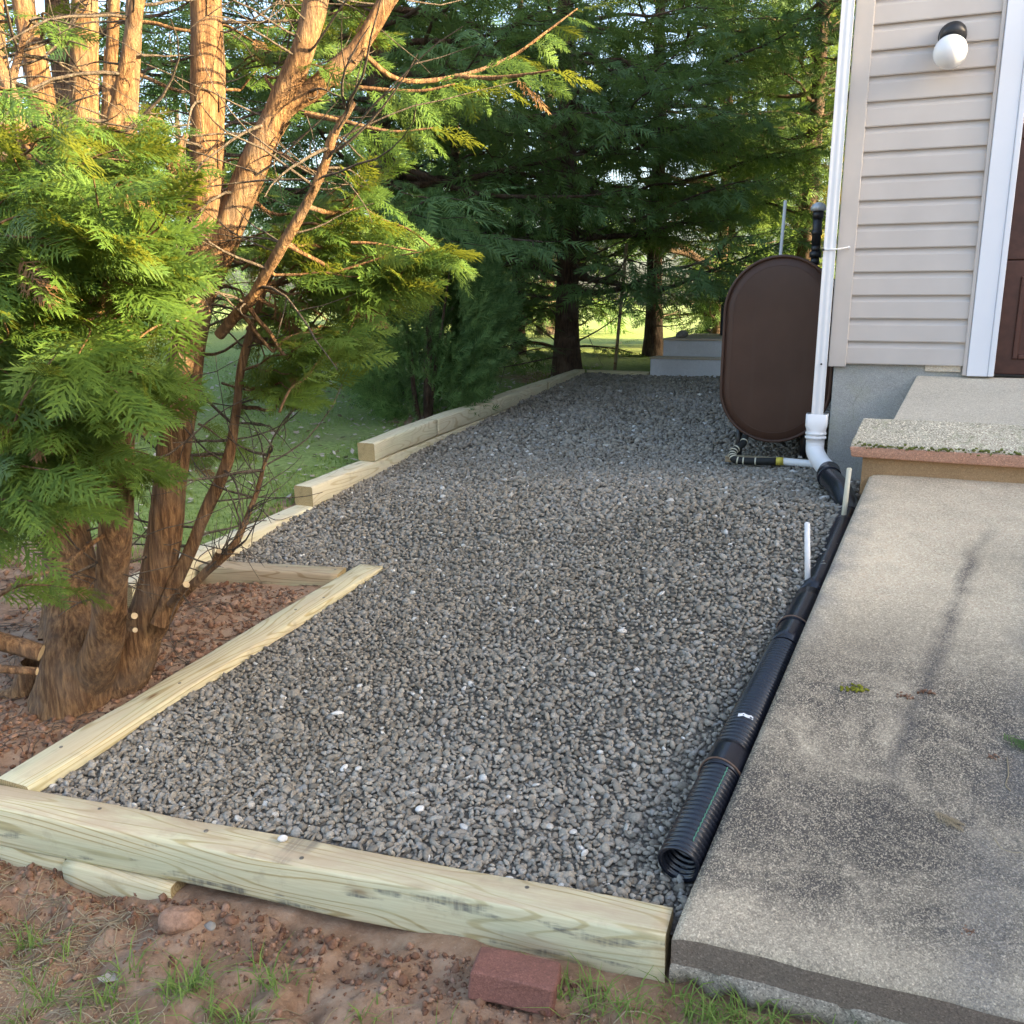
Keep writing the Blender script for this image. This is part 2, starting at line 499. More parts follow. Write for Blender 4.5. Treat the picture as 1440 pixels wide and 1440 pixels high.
M['tape'] = m_plain('black tape wrap', (.022, .024, .023), .6, .25, 30, .3)
M['cream'] = m_plain('cream tape', (.60, .57, .44), .6, .08)
M['yellow'] = m_plain('yellow glue', (.62, .52, .08), .5, .2, 20)
M['green_line'] = m_plain('green stripe', (.10, .27, .18), .5, .2, 40)
M['wire'] = m_plain('rusty wire', (.16, .10, .07), .6, .3, 60)
M['tank'] = m_metal_brown()
M['galv'] = m_plain('galvanised top', (.42, .45, .47), .35, .1, 8, .5, .3)
M['door'] = m_plain('brown garage door', (.085, .034, .024), .42, .18, 25, .4)
M['brick'] = m_concrete('clay brick', (.25, .115, .088), speck=.25)
M['bark'] = m_bark('cypress bark', (.155, .082, .040), (.41, .24, .112))
M['bark_dark'] = m_bark('dark bark', (.055, .035, .025), (.13, .085, .06))
M['dead'] = m_bark('dead branch', (.09, .07, .055), (.20, .16, .13))
M['leaf'] = m_foliage('cypress sprays', (.026, .076, .019), (.115, .195, .032), (.32, .36, .045), .35)
M['leaf_dark'] = m_foliage('dark cypress sprays', (.048, .102, .038), (.135, .235, .078), (.20, .30, .07), .36)
M['leaf_blue'] = m_foliage('arborvitae sprays', (.022, .066, .024), (.17, .30, .10), (.18, .30, .08), .3)
M['leaf_gold'] = m_foliage('golden arborvitae sprays', (.14, .15, .02), (.30, .25, .03), (.35, .30, .03), .35)
M['leaf_rust'] = m_foliage('dead cypress sprays', (.13, .07, .035), (.30, .17, .08), (.25, .14, .06), .25)
M['leaf_brown'] = m_foliage('brown twiggy leaves', (.05, .035, .025), (.10, .075, .05), (.08, .06, .03), .2)
M['grass'] = m_foliage('grass blades', (.10, .165, .032), (.27, .36, .09), (.18, .3, .05), .3)
M['straw'] = m_foliage('dead grass', (.28, .21, .12), (.46, .38, .25), (.2, .16, .09), .15)
M['leafdead'] = m_foliage('fallen leaves', (.26, .19, .14), (.58, .53, .48), (.15, .1, .06), .15)
M['soil'] = m_soil()
def m_clod():
    t = NT('soil clod'); g = t.node('ShaderNodeNewGeometry'); v = t.coord()
    c = t.ramp(g.outputs['Random Per Island'], [(0.0, (.15, .078, .05)), (.6, (.26, .147, .095)), (1.0, (.37, .235, .165))])
    c = t.mix(.6, c, t.ramp(t.noise(v, 60, 5, .7), [(.3, .25), (.7, .75)]), 'OVERLAY')
    t.color(c); t.rough(.96); t.p.inputs['Specular IOR Level'].default_value = .1
    t.bump(t.noise(v, 140, 5, .7), .8, .006)
    return t.m
M['clod'] = m_clod()
M['stone'] = m_plain('field stone', (.24, .23, .21), .85, .2, 30, .2, 0, .3, 90)
M['whitestone'] = m_plain('white quartz', (.66, .66, .64), .6, .08, 30)
M['moss_green'] = m_plain('green moss', (.15, .17, .05), .95, .35, 60, .1, 0, .8, 200)
M['moss'] = m_plain('moss', (.22, .22, .03), .95, .3, 60, .1, 0, .8, 200)
M['navy'] = m_plain('dark navy plastic', (.025, .035, .06), .45, .15)
M['nwall'] = m_plain('pale blue siding', (.60, .66, .72), .6, .05)
M['roof'] = m_plain('grey shingles', (.12, .115, .11), .9, .25, 20)
M['glass'] = m_plain('dark window glass', (.02, .025, .03), .08, .1, 2, .6)
M['steel'] = m_plain('spike steel', (.20, .18, .15), .5, .3, 40, .4, .6)

# ------------------------------------------------------------------ heights of the place
_gl = np.array([(-400,-2.0),(-40,-.6),(0,-.03),(1.9,0.0),(2.3,.01),(3,.07),(4.2,.17),(5.2,.30),(6.2,.42),(8.5,.58),(11.5,.80),(16,.97),(25,1.05),(60,1.15),(700,2.0)])
_grv_l = np.array([(2.0,.10),(2.15,.108),(3.0,.126),(3.6,.165),(4.3,.222),(5.28,.350),(6.13,.445),(7.17,.540),(8.7,.655),(10.2,.772),(11.7,.862),(14,.9)])
_grv_r = np.array([(2.0,.105),(2.15,.112),(2.5,.155),(3,.28),(4,.540),(4.8,.735),(5.3,.728),(6.3,.712),(8,.755),(11.7,.862),(14,.9)])
def slab_z(Y): return .17 + (np.asarray(Y, float) - 2.05) / 2.9 * .75
def slab_x(Y): return -.372 + (np.asarray(Y, float) - 2.05) * .1334
def ipl(a, y): return np.interp(y, a[:, 0], a[:, 1])
def gravel_z(X, Y):
    l, r = ipl(_grv_l, Y), ipl(_grv_r, Y)
    xl = -2.62 - .98 * sstep(4.3, 5.6, Y)
    w = np.clip((np.asarray(X) - xl) / (-.45 - xl), 0, 1); w = w * .6 + .4 * w * w * (3 - 2 * w)
    l = l - .045 * sstep(-1.2, -2.6, X) * sstep(2.9, 2.1, Y)
    return l * (1 - w) + r * w + .012 * fbm(np.asarray(X) * 1.6, np.asarray(Y) * 1.6, 0, 3, 3)
def bed_mask(X, Y):
    X = np.asarray(X); Y = np.asarray(Y)
    right = np.where(Y < 4.98, slab_x(Y) - .01 - .045 * (Y > 3.3), np.where(Y < 5.72, -.03, -.27))
    front = (Y > 2.185 + (X + .39) * .0516) & (Y < 4.38) & (X > -2.645 + (Y - 2.06) * .0318)
    rear = (Y >= np.where(X < -2.77, 4.352 + (X + 2.77) * .21, np.where(X < -2.57, 4.445, 4.36))) & (Y < 11.75) & (X > -3.63)
    return (front | rear) & (X < right)
def ground_z(X, Y):
    X = np.asarray(X, float); Y = np.asarray(Y, float)
    b = ipl(_gl, Y)
    b = b - .13 * sstep(-.5, -2.6, X) * sstep(3.2, 2.0, Y) * sstep(-3, 1.0, Y)
    b = b + .05 * sstep(-2.7, -3.2, X) * sstep(1.7, 2.3, Y) * sstep(4.2, 3.0, Y)
    near = sstep(14, 3, np.hypot(X, Y))
    b = b + near * (.022 * fbm(X * 3.1, Y * 3.1, 0, 11, 5)) + .05 * fbm(X * .35, Y * .35, 0, 5, 3) * sstep(2.5, 6, Y)
    rough = sstep(2.02, 1.9, Y) * sstep(1.2, 1.6, Y) * sstep(-.3, -.6, X)
    b = b + rough * .026 * fbm(X * 12, Y * 12, 0, 21, 4)
    inb = bed_mask(X, Y)
    b = np.where(inb, gravel_z(X, Y) - .05, b)
    # under the sloping slab and the house
    und = (X > slab_x(Y) - .02) & (Y > 2.02) & (Y < 5.0)
    b = np.where(und, np.minimum(slab_z(Y) - .16, .80), b)
    hs = (X > -.3) & (Y >= 5.0) & (Y < 13)
    b = np.where(hs, .70, b)
    return b

# ------------------------------------------------------------------ GROUND
def axis(parts):
    out = []
    for a, b, n in parts: out.append(np.linspace(a, b, n, endpoint=False))
    return np.unique(np.concatenate(out + [[parts[-1][1]]]))
gx = axis([(-700,-60,14),(-60,-14,20),(-14,-4.2,40),(-4.2,.7,170),(.7,4,12),(4,14,8),(14,700,12)])
gy = axis([(-300,-4,8),(-4,1.0,12),(1.0,2.1,50),(2.1,5.2,70),(5.2,14,60),(14,40,24),(40,700,18)])
GX, GY = np.meshgrid(gx, gy)
GZ = ground_z(GX, GY)
nx, ny = len(gx), len(gy)
_i = (np.arange(ny - 1)[:, None] * nx + np.arange(nx - 1)[None, :]).ravel()
gme = np_mesh('ground', np.stack([GX, GY, GZ], -1).reshape(-1, 3), np.stack([_i, _i + 1, _i + 1 + nx, _i + nx], -1))
lawn = sstep(-3.75, -4.15, GX) * sstep(4.0, 4.9, GY) + sstep(11.9, 12.6, GY) + sstep(1.3, .3, GY) * .4 + sstep(-4.8, -6.0, GX) * sstep(2.2, 3.4, GY)
lawn = np.clip(lawn, 0, 1) * (1 - .75 * np.exp(-((GX + 4.0) ** 2 + (GY - 11.9) ** 2) / 1.2)) * (1 - .7 * np.exp(-((GX + 4.3) ** 2 + (GY - 8.3) ** 2) / .5))
la = gme.attributes.new('lawn', 'FLOAT', 'POINT')
la.data.foreach_set('value', lawn.astype(np.float32).ravel())
tag(link('ground', gme, M['soil']), kind='structure')

# ------------------------------------------------------------------ GRAVEL
bx = np.arange(-3.64, -.02, .05); by = np.arange(2.02, 11.80, .05)
BX, BY = np.meshgrid(bx, by)
bed_v = np.stack([BX, BY, gravel_z(BX, BY) - .0025], -1).reshape(-1, 3)
nbx, nby = len(bx), len(by)
_i = (np.arange(nby - 1)[:, None] * nbx + np.arange(nbx - 1)[None, :]).ravel()
quads = np.stack([_i, _i + 1, _i + 1 + nbx, _i + nbx], -1)
cen = bed_v[quads].mean(1)
keep = bed_mask(cen[:, 0], cen[:, 1]) | bed_mask(cen[:, 0] + .05, cen[:, 1]) | bed_mask(cen[:, 0], cen[:, 1] + .06) | bed_mask(cen[:, 0] - .05, cen[:, 1])
bed_o = tag(link('gravel_bed', np_mesh('gravel_bed', bed_v, quads[keep]), M['bed']), kind='structure')

def ico(sub):
    bm = bmesh.new(); bmesh.ops.create_icosphere(bm, subdivisions=sub, radius=1.0)
    V = np.array([v.co[:] for v in bm.verts]); Fs = np.array([[v.index for v in f.verts] for f in bm.faces]); bm.free()
    return V, Fs
def rand_rot(n, flat=1.0):
    a = rng.uniform(0, 2 * math.pi, n); t = rng.normal(0, .45 * flat, n); u = rng.normal(0, .45 * flat, n)
    ca, sa, ct, st, cu, su = np.cos(a), np.sin(a), np.cos(t), np.sin(t), np.cos(u), np.sin(u)
    Rz = np.zeros((n, 3, 3)); Rz[:, 0, 0] = ca; Rz[:, 0, 1] = -sa; Rz[:, 1, 0] = sa; Rz[:, 1, 1] = ca; Rz[:, 2, 2] = 1
    Rx = np.zeros((n, 3, 3)); Rx[:, 0, 0] = 1; Rx[:, 1, 1] = ct; Rx[:, 1, 2] = -st; Rx[:, 2, 1] = st; Rx[:, 2, 2] = ct
    Ry = np.zeros((n, 3, 3)); Ry[:, 1, 1] = 1; Ry[:, 0, 0] = cu; Ry[:, 0, 2] = su; Ry[:, 2, 0] = -su; Ry[:, 2, 2] = cu
    return Rz @ Rx @ Ry
def scatter_lumps(P, size, sub, aspect=(1.0, .76, .47), flat=1.35, lump=.2):
    """P (n,3) centres, size (n,) half lengths -> verts, faces"""
    n = len(P); V, Fs = ico(sub); nv = len(V)
    ph = rng.uniform(-50, 50, (n, 3))
    d = np.ones((n, nv))
    D = V[None, :, :] * 1.15 + ph[:, None, :]
    d = d + lump * vnoise(D[..., 0], D[..., 1], D[..., 2], 5)
    # a few flattened facets
    for _ in range(1):
        pl = rng.normal(0, 1, (n, 3)); pl /= np.linalg.norm(pl, axis=1, keepdims=True)
        h = np.einsum('vk,nk->nv', V, pl); cut = rng.uniform(.5, .95, n)[:, None]
        d = d * np.where(h > cut, cut / np.maximum(h, .01), 1.0)
    asp = np.array(aspect)[None, :] * rng.uniform(.75, 1.25, (n, 3))
    W = V[None] * d[..., None] * asp[:, None, :] * size[:, None, None]
    W = np.einsum('nij,nvj->nvi', rand_rot(n, flat), W) + P[:, None, :]
    Fa = (Fs[None] + (np.arange(n) * nv)[:, None, None]).reshape(-1, 3)
    return W.reshape(-1, 3), Fa

def jitter_pts(x0, x1, y0, y1, sp):
    xs = np.arange(x0, x1, sp); ys = np.arange(y0, y1, sp * .9)
    X, Y = np.meshgrid(xs, ys); X = X + (np.arange(len(ys)) % 2)[:, None] * sp * .5
    X = X + rng.uniform(-.45, .45, X.shape) * sp; Y = Y + rng.uniform(-.45, .45, Y.shape) * sp
    X, Y = X.ravel(), Y.ravel()
    k = bed_mask(X + .0, Y)
    return X[k], Y[k]
def pebble_zone(y0, y1, sp, sub):
    X, Y = jitter_pts(-3.62, -.05, y0, y1, sp)
    n = len(X)
    sz = sp * np.clip(rng.lognormal(-.47, .30, n), .33, 1.35)
    Z = gravel_z(X, Y) + rng.uniform(-.2, .3, n) * sp + .003
    return scatter_lumps(np.stack([X, Y, Z], -1), sz, sub)
zones = [(2.03, 2.72, .0182, 2), (2.72, 4.7, .0207, 1), (4.7, 6.8, .0252, 1), (6.8, 11.75, .036, 1)]
Vs, Fs_, off = [], [], 0
for y0, y1, sp, sub in zones:
    v_, f_ = pebble_zone(y0, y1, sp, sub)
    Vs.append(v_); Fs_.append(f_ + off); off += len(v_)
gravel = link('gravel', np_mesh('gravel', np.vstack(Vs), np.vstack(Fs_)), M['pebble'])
tag(gravel, 'grey river gravel filling the timber-edged bed beside the house', 'gravel', kind='stuff')
print('gravel tris', sum(len(f) for f in Fs_))

# ------------------------------------------------------------------ CONCRETE WALKWAY (sloping slab)
def slab_mesh():
    ys = np.linspace(2.05, 4.97, 60); xs_n = 46
    V = []; 
    def row(y, z_off, inset=0.0):
        return
    us = np.concatenate([[0, .006], np.linspace(.02, 1, xs_n)])
    top = np.zeros((len(ys), len(us), 3))
    for i, y in enumerate(ys):
        x0 = slab_x(y); X = x0 + us * (3.4 - x0)
        z = slab_z(y) + 0 * X
        z = z + .004 * fbm(X * 2, y * 2, 0, 31, 3)
        z[0] -= .012; z[1] -= .003
        top[i] = np.stack([X, np.full_like(X, y), z], -1)
    top[0, :, 2] -= .012
    top[1:2, :, 1] = 2.062; top[1, :, 2] = top[1, :, 2] * 0 + slab_z(2.062) + .003 * fbm(top[1, :, 0] * 3, 2.0, 0, 4, 2)
    # ragged front edge
    top[0, :, 1] += .006 * fbm(top[0, :, 0] * 22, 1.0, 0, 8, 3)
    return top
mb = MB()
top = slab_mesh(); ni, nj = top.shape[:2]
Vt = top.reshape(-1, 3)
Ft = [(i*nj+j, i*nj+j+1, (i+1)*nj+j+1, (i+1)*nj+j) for i in range(ni-1) for j in range(nj-1)]
mb.add(Vt, Ft, 0, True)
# vertical edges: front and left
fr = top[0]; lo = fr.copy(); lo[:, 2] = lo[:, 2] - .085 - .006*fbm(fr[:,0]*9, 3.0, 0, 2, 3); lo[:, 1] += .004
mb.add(np.vstack([fr, lo]), [(j, nj+j, nj+j+1, j+1) for j in range(nj-1)], 1, False)
lf = top[:, 0]; ll = lf.copy(); ll[:, 2] -= .095
mb.add(np.vstack([lf, ll]), [(i, i+1, ni+i+1, ni+i) for i in range(ni-1)], 1, False)
walk = mb.build('walkway', [M['walk'], M['edge']])
tag(walk, kind='structure')
# broken footing under the front edge
xs = np.linspace(-.372, 3.4, 160)
prof = []
for k, (dy, dz) in enumerate(((.012, -.088), (-.004, -.10), (-.012, -.125), (.0, -.155), (.05, -.20))):
    y = 2.05 + dy + .020 * fbm(xs * 19, k * .9, 0, 41, 4) * (k > 0)
    z = .17 + dz + .014 * fbm(xs * 9, k * .7, 3.0, 43, 4) * (k > 0) - .0 * xs
    prof.append(np.stack([xs, y, z], -1))
prof = np.array(prof); n = len(xs)
V = prof.reshape(-1, 3); Fq = [(k*n+j, k*n+j+1, (k+1)*n+j+1, (k+1)*n+j) for k in range(4) for j in range(n-1)]
foot = MB().add(V, Fq, 0, True).build('slab_footing', M['rubble'])
tag(foot, 'rough broken concrete footing under the front edge of the sloping slab', 'footing')

# ------------------------------------------------------------------ GARAGE APRON with exposed-aggregate lip
apron = empty('garage_apron', (0.8, 5.3, .9))
tag(apron, 'pale concrete garage apron with a mossy red-edged front lip', 'apron')
def loc(o, parent):  # keep world-space verts below an empty
    o.parent = parent
    o.matrix_parent_inverse = Matrix.Translation(-Vector(parent.location)) if parent.rotation_euler.z == 0 else parent.matrix_world.inverted()
    return o
def build_under(mb, name, mats, parent, bevel=0.0, segs=2):
    """verts given in world space, parent an un-rotated empty at parent.location"""
    o = mb.build(name, mats, None, bevel, segs, local=tuple(parent.location))
    o.parent = parent
    return o
def warp(o, amp=.004, sc=6.0, seed=1):
    me = o.data; n = len(me.vertices); a = np.empty(n * 3, np.float32); me.vertices.foreach_get('co', a); a = a.reshape(-1, 3)
    for k in range(3): a[:, k] += amp * fbm(a[:, 0] * sc, a[:, 1] * sc, a[:, 2] * sc, seed + k * 7, 3)
    me.vertices.foreach_set('co', a.ravel()); me.update()
def subdiv(o, cuts):
    bm = bmesh.new(); bm.from_mesh(o.data)
    bmesh.ops.subdivide_edges(bm, edges=bm.edges, cuts=cuts, use_grid_fill=True); bm.to_mesh(o.data); bm.free()
mb = MB()   # apron slab: slopes from the door down to the lip
mb.add([(.10,5.05,1.182),(3.6,5.05,1.182),(3.6,5.72,1.362),(.215,5.72,1.362),(.10,5.05,.80),(3.6,5.05,.80),(3.6,5.72,.80),(.215,5.72,.80)],
       [(0,1,2,3),(4,7,6,5),(0,4,5,1),(1,5,6,2),(2,6,7,3),(3,7,4,0)])
o = build_under(mb, 'slab', M['conc'], apron, .008)
mb = MB()
mb.add([(-.085,4.885,1.075),(3.6,4.885,1.075),(3.6,5.048,1.186),(-.045,5.048,1.176),(-.095,4.87,1.045),(3.6,4.87,1.045),(3.6,5.048,1.045),(-.05,5.048,1.045)],
       [(0,1,2,3),(4,7,6,5),(0,4,5,1),(1,5,6,2),(2,6,7,3),(3,7,4,0)])
o = build_under(mb, 'lip_top', M['lip'], apron, .006)
subdiv(o, 7); warp(o, .007, 13)
mb = MB()
mb.add([(-.095,4.862,1.052),(3.6,4.862,1.052),(3.6,5.03,1.052),(-.05,5.03,1.052),(-.085,4.872,.998),(3.6,4.872,.985),(3.6,5.03,.985),(-.05,5.03,.998)],
       [(0,1,2,3),(4,7,6,5),(0,4,5,1),(1,5,6,2),(2,6,7,3),(3,7,4,0)])
o = build_under(mb, 'lip_edge', M['red'], apron, .006)
subdiv(o, 7); warp(o, .006, 17, 5)
xs = np.arange(-.07, 3.3, .011); n_ = len(xs); keep_ = (vnoise(xs * 5, 0, 0, 3) > -.35); xs = xs[keep_]
V, Fc = scatter_lumps(np.stack([xs, 4.868 + rng.normal(0, .005, len(xs)), 1.062 + rng.normal(0, .006, len(xs))], -1) - np.array(apron.location), rng.uniform(.005, .012, len(xs)), 1, (1, .7, .7), 1, .5)
link('moss_fringe', np_mesh('moss_fringe', V, Fc), M['moss_green'], apron)['kind'] = 'stuff'
mb = MB().box((-.03, 4.915, .80), (3.6, 5.04, 1.0))
build_under(mb, 'riser', M['riser'], apron, .004)

# ------------------------------------------------------------------ TIMBERS
def timber(label, p0, p1, w, h, z0, z1, mat='wood', group='landscape timbers round the gravel bed', spikes=(), seed=0, name='landscape_timber'):
    """p0,p1 plan positions of the top centre-line, z0,z1 heights of the top face"""
    a = Vector((p0[0], p0[1], z0)); b = Vector((p1[0], p1[1], z1)); d = b - a; L = d.length
    o = empty(name, a)
    rx = d.normalized(); ry = Vector((-rx.y, rx.x, 0)).normalized(); rz = rx.cross(ry)
    o.matrix_world = Matrix.Translation(a) @ Matrix((rx, ry, rz)).transposed().to_4x4()
    nseg = max(6, int(L / .05)); c = .012
    ring = []
    for (cy, cz, a0) in ((w/2-c, -c, 0), (-w/2+c, -c, 90), (-w/2+c, -h+c, 180), (w/2-c, -h+c, 270)):
        for k in range(3):
            an = R(a0 + 45 * k); ring.append((cy + c * math.cos(an), cz + c * math.sin(an)))
    # add mid points on long faces so the faces can wave a little
    ring = np.array(ring); m = len(ring)
    xs = np.linspace(0, L, nseg)
    V = np.zeros((nseg, m, 3)); V[:, :, 0] = xs[:, None]; V[:, :, 1] = ring[None, :, 0]; V[:, :, 2] = ring[None, :, 1]
    nz = .0035 * fbm(xs[:, None] * 3 + seed * 9, ring[None, :, 0] * 14, ring[None, :, 1] * 14, 50 + seed, 3)
    V[:, :, 1] += nz; V[:, :, 2] += .0035 * fbm(xs[:, None] * 3 + seed * 5, ring[None, :, 0] * 14, ring[None, :, 1] * 14, 80 + seed, 3)
    mb = MB()
    Fq = [(i*m+j, i*m+(j+1) % m, (i+1)*m+(j+1) % m, (i+1)*m+j) for i in range(nseg-1) for j in range(m)]
    mb.add(V.reshape(-1, 3), Fq, 0, True)
    mb.add(V[0], [tuple(range(m))], 1); mb.add(V[-1], [tuple(range(m))[::-1]], 1)
    body = mb.build('beam', [M[mat], M['end']], o)
    for e in body.data.polygons: pass
    for (u, s) in spikes:
        sm = MB().tube([(u * L, s * w, -.006), (u * L, s * w, .0015)], [.0075, .007], 8)
        sm.build('spike_head', M['steel'], o)
    tag(o, label, 'timber', group)
    return o
timber('pale green front timber with grey smudges, ending at the concrete slab', (-3.3, 1.96), (-.392, 2.11), .135, .152, .066, .152, 'wood_smudge',
       spikes=((.34, .18), (.49, .1), (.62, -.22), (.86, .2)), seed=1)
timber('low timber mostly buried below the left end of the front timber', (-3.6, 1.945), (-2.405, 2.015), .13, .135, -.095, -.063, 'wood', seed=2)
timber('short offcut block wedged under the front timber beside the red soil', (-2.39, 1.985), (-1.95, 2.008), .125, .11, -.062, -.049, 'wood', seed=3)
timber('long side timber running from the front corner past the cypress trunk', (-2.745, 2.055), (-2.6694, 4.44), .165, .15, .092, .262, 'wood',
       spikes=((.1, .2), (.34, -.1), (.52, .15), (.7, .05), (.78, -.2)), seed=4)
timber('cross timber forming the notch around the red soil under the cypress', (-3.60, 4.10), (-2.768, 4.275), .145, .15, .268, .262, 'wood_brown', spikes=((.6, .1), (.95, .1)), seed=5)
timber('lowest rear timber on the lawn side, below the stepped ends', (-3.70, 3.55), (-3.70, 7.4), .15, .15, .285, .468, 'wood_pale', spikes=((.3, .1), (.35, -.1), (.38, .2)), seed=6)
timber('second course rear timber with its square cut end facing the notch', (-3.695, 5.26), (-3.695, 8.9), .15, .145, .507, .675, 'wood_pale', spikes=((.12, .0),), seed=7)
timber('third course rear timber with the uppermost square cut end', (-3.69, 6.12), (-3.69, 7.235), .15, .146, .698, .760, 'wood_pale', seed=8)
timber('long pale top course timber between two butt joints beside the arborvitae shrub', (-3.692, 7.24), (-3.692, 10.19), .15, .148, .760, .868, 'wood_pale', seed=9)
timber('short pale top course timber ending at the far corner by the dark trunk', (-3.69, 10.195), (-3.69, 11.66), .15, .148, .868, .922, 'wood_pale', seed=10)
timber('tan end timber between the far corner and the grey concrete steps', (-3.61, 11.80), (-2.76, 11.78), .14, .12, .905, .905, 'wood', seed=11)

# ------------------------------------------------------------------ BRICK in front
def brick():
    mb = MB().box((-.112, -.058, 0), (.112, .058, .082))
    o = mb.build('brick_paver', M['brick'], None, .009, 3)
    subdiv(o, 2); warp(o, .0045, 24, 3)
    o.location = (-.745, 1.875, float(ground_z(-.745, 1.86)) + .002); o.rotation_euler = (R(-6), R(3), R(8))
    tag(o, 'loose dark red brick lying on the dirt against the front timber', 'brick')
brick()

# ------------------------------------------------------------------ HOUSE
house = empty('house', (0, 5.7, 0))
tag(house, 'beige vinyl-sided house with white trim and brown garage door', 'house')
YF = 5.70
def hpart(mb, name, mats, bevel=0.0, parent=None):
    o = mb.build(name, mats, None, bevel, 2, local=(0, YF, 0))
    o.parent = parent if parent is not None else house
    return o
ZS, CO = 1.424, .1295
ZTOP = 4.35
# solid wall cores
front_wall = hpart(MB().box((-.235, 5.725, 1.4245), (.455, 5.95, ZTOP)), 'wall', M['siding'])
prof = lambda z: [(YF+.03, z-.004), (YF+.022, z-.004), (YF-.002, z-.004), (YF-.004, z+.002), (YF+.001, z+.088), (YF+.004, z+.094),
                  (YF+.012, z+.104), (YF+.0145, z+.114), (YF+.0155, z+CO-.004), (YF+.03, z+CO-.004)]
ncourse = int((ZTOP - ZS) / CO)
for k in range(ncourse):
    z = ZS + k * CO
    hpart(MB().extrude_x(prof(z), -.176, .448), 'siding_board', M['siding'], 0, front_wall)
# corner post (two legs), J-channel, casing
mb = MB().box((-.268, YF-.018, 1.402), (-.172, YF+.06, ZTOP)).box((-.274, YF-.0195, 1.402), (-.262, YF+.09, ZTOP))
hpart(MB().box((-.268, YF-.018, 1.402), (-.171, YF+.09, ZTOP)), 'corner_post', M['siding'], .004)
hpart(MB().box((.447, YF-.016, 1.368), (.4665, YF+.03, 4.0)), 'trim_channel', M['siding'], .003)
mb = MB().box((.468, YF-.024, 1.366), (.573, YF+.03, 3.90))
hpart(mb, 'door_casing', M['trim'], .004)
hpart(MB().box((.5735, YF-.030, 1.366), (.603, YF+.06, 3.88)), 'door_casing', M['trim'], .005)
hpart(MB().box((.468, YF-.022, 3.905), (3.35, YF+.03, 4.03)), 'door_casing', M['trim'], .004)
hpart(MB().box((3.20, YF-.024, 1.366), (3.33, YF+.03, 3.90)), 'door_casing', M['trim'], .004)
hpart(MB().box((.455, 5.727, 4.032), (3.6, 5.95, ZTOP)), 'wall', M['siding'])
# foundation: parged block courses
fnd = hpart(MB().box((-.238, 5.728, .45), (.52, 5.93, 1.422)), 'foundation', M['block'], .004)
hpart(MB().box((.255, 5.712, 1.385), (.44, 5.728, 1.420)), 'parging_patch', M['conc'], .003, fnd)
# garage door: stacked sections with raised panels
door = hpart(MB().box((.60, 5.86, 1.366), (3.22, 5.90, 3.88)), 'garage_door', M['door'])
SEC = .628
for k in range(4):
    z0 = 1.372 + k * SEC
    sec = MB().box((.605, 5.835, z0), (3.2, 5.862, z0 + SEC - .006))
    hpart(sec, 'door_section', M['door'], .004, door)
    for j in range(4):
        x0 = .70 + j * .63
        pm = MB()
        pm.box((x0, 5.818, z0+.085), (x0+.028, 5.8345, z0+SEC-.09)); pm.box((x0+.50, 5.818, z0+.085), (x0+.528, 5.8345, z0+SEC-.09))
        pm.box((x0+.029, 5.8185, z0+.085), (x0+.499, 5.8345, z0+.112)); pm.box((x0+.029, 5.8185, z0+SEC-.118), (x0+.499, 5.8345, z0+SEC-.09))
        pm.box((x0+.07, 5.821, z0+.155), (x0+.458, 5.8345, z0+SEC-.16))
        hpart(pm, 'door_panel', M['door'], .006, door)
hpart(MB().box((.60, 5.80, 1.364), (3.22, 5.864, 1.3715)), 'bottom_seal', M['blackm'], 0, door)
# side walls, upper storey and roof (out of frame, they shade the trees)
side_wall = hpart(MB().box((-.235, 5.952, .5), (.0, 15.5, 6.7)), 'wall', M['siding'])
for k in range(int((6.7 - 1.42) / CO)):
    z = ZS + k * CO
    P = [(-.235-.016, z), (-.236, z), (-.236, z+CO-.004), (-.235-.004, z+CO-.004), (-.235-.012, z+.094)]
    V = [(p[0], 5.80, p[1]) for p in P] + [(p[0], 15.4, p[1]) for p in P]
    n = 5
    hpart(MB().add(V, [(i, (i+1) % n, n+(i+1) % n, n+i) for i in range(n)] + [tuple(range(n))[::-1], tuple(range(n, 2*n))]), 'siding_board', M['siding'], 0, side_wall)
hpart(MB().box((3.62, 5.74, .3), (7.9, 5.95, 6.7)), 'wall', M['siding'])
hpart(MB().box((-.235, 5.727, ZTOP+.002), (3.6, 5.95, 6.7)), 'wall', M['siding'])
hpart(MB().box((.02, 15.3, .3), (7.9, 15.5, 6.7)), 'wall', M['siding'])
hpart(MB().box((7.7, 5.952, .3), (7.9, 15.298, 6.7)), 'wall', M['siding'])
hpart(MB().box((.002, 5.952, .3), (7.698, 15.298, .9)), 'floor_slab', M['conc'])
hpart(MB().add([(-.7,5.2,6.72),(-.7,16,6.72),(3.8,16,8.9),(3.8,5.2,8.9),(8.3,16,6.72),(8.3,5.2,6.72),(-.7,5.2,6.84),(-.7,16,6.84),(3.8,16,9.02),(3.8,5.2,9.02),(8.3,16,6.84),(8.3,5.2,6.84)],
      [(0,3,2,1),(3,5,4,2),(6,7,8,9),(9,8,10,11),(0,1,7,6),(5,11,10,4),(0,6,9,3),(3,9,11,5),(1,2,8,7),(2,4,10,8)]), 'roof', M['roof'])
# low forward wing, added out of frame to shade the slab and gravel
hpart(MB().box((4.4, -6.0, -.6), (8.4, 5.738, 2.92)), 'added_shade_wing_wall', M['siding'])
hpart(MB().add([(4.05,-6.3,2.93),(4.05,5.70,2.93),(8.8,5.70,2.93),(8.8,-6.3,2.93),(6.4,-6.3,4.25),(6.4,5.70,4.25)],
      [(0,1,2,3),(0,4,5,1),(3,2,5,4),(0,3,4),(1,5,2)]), 'added_shade_wing_roof', M['roof'])

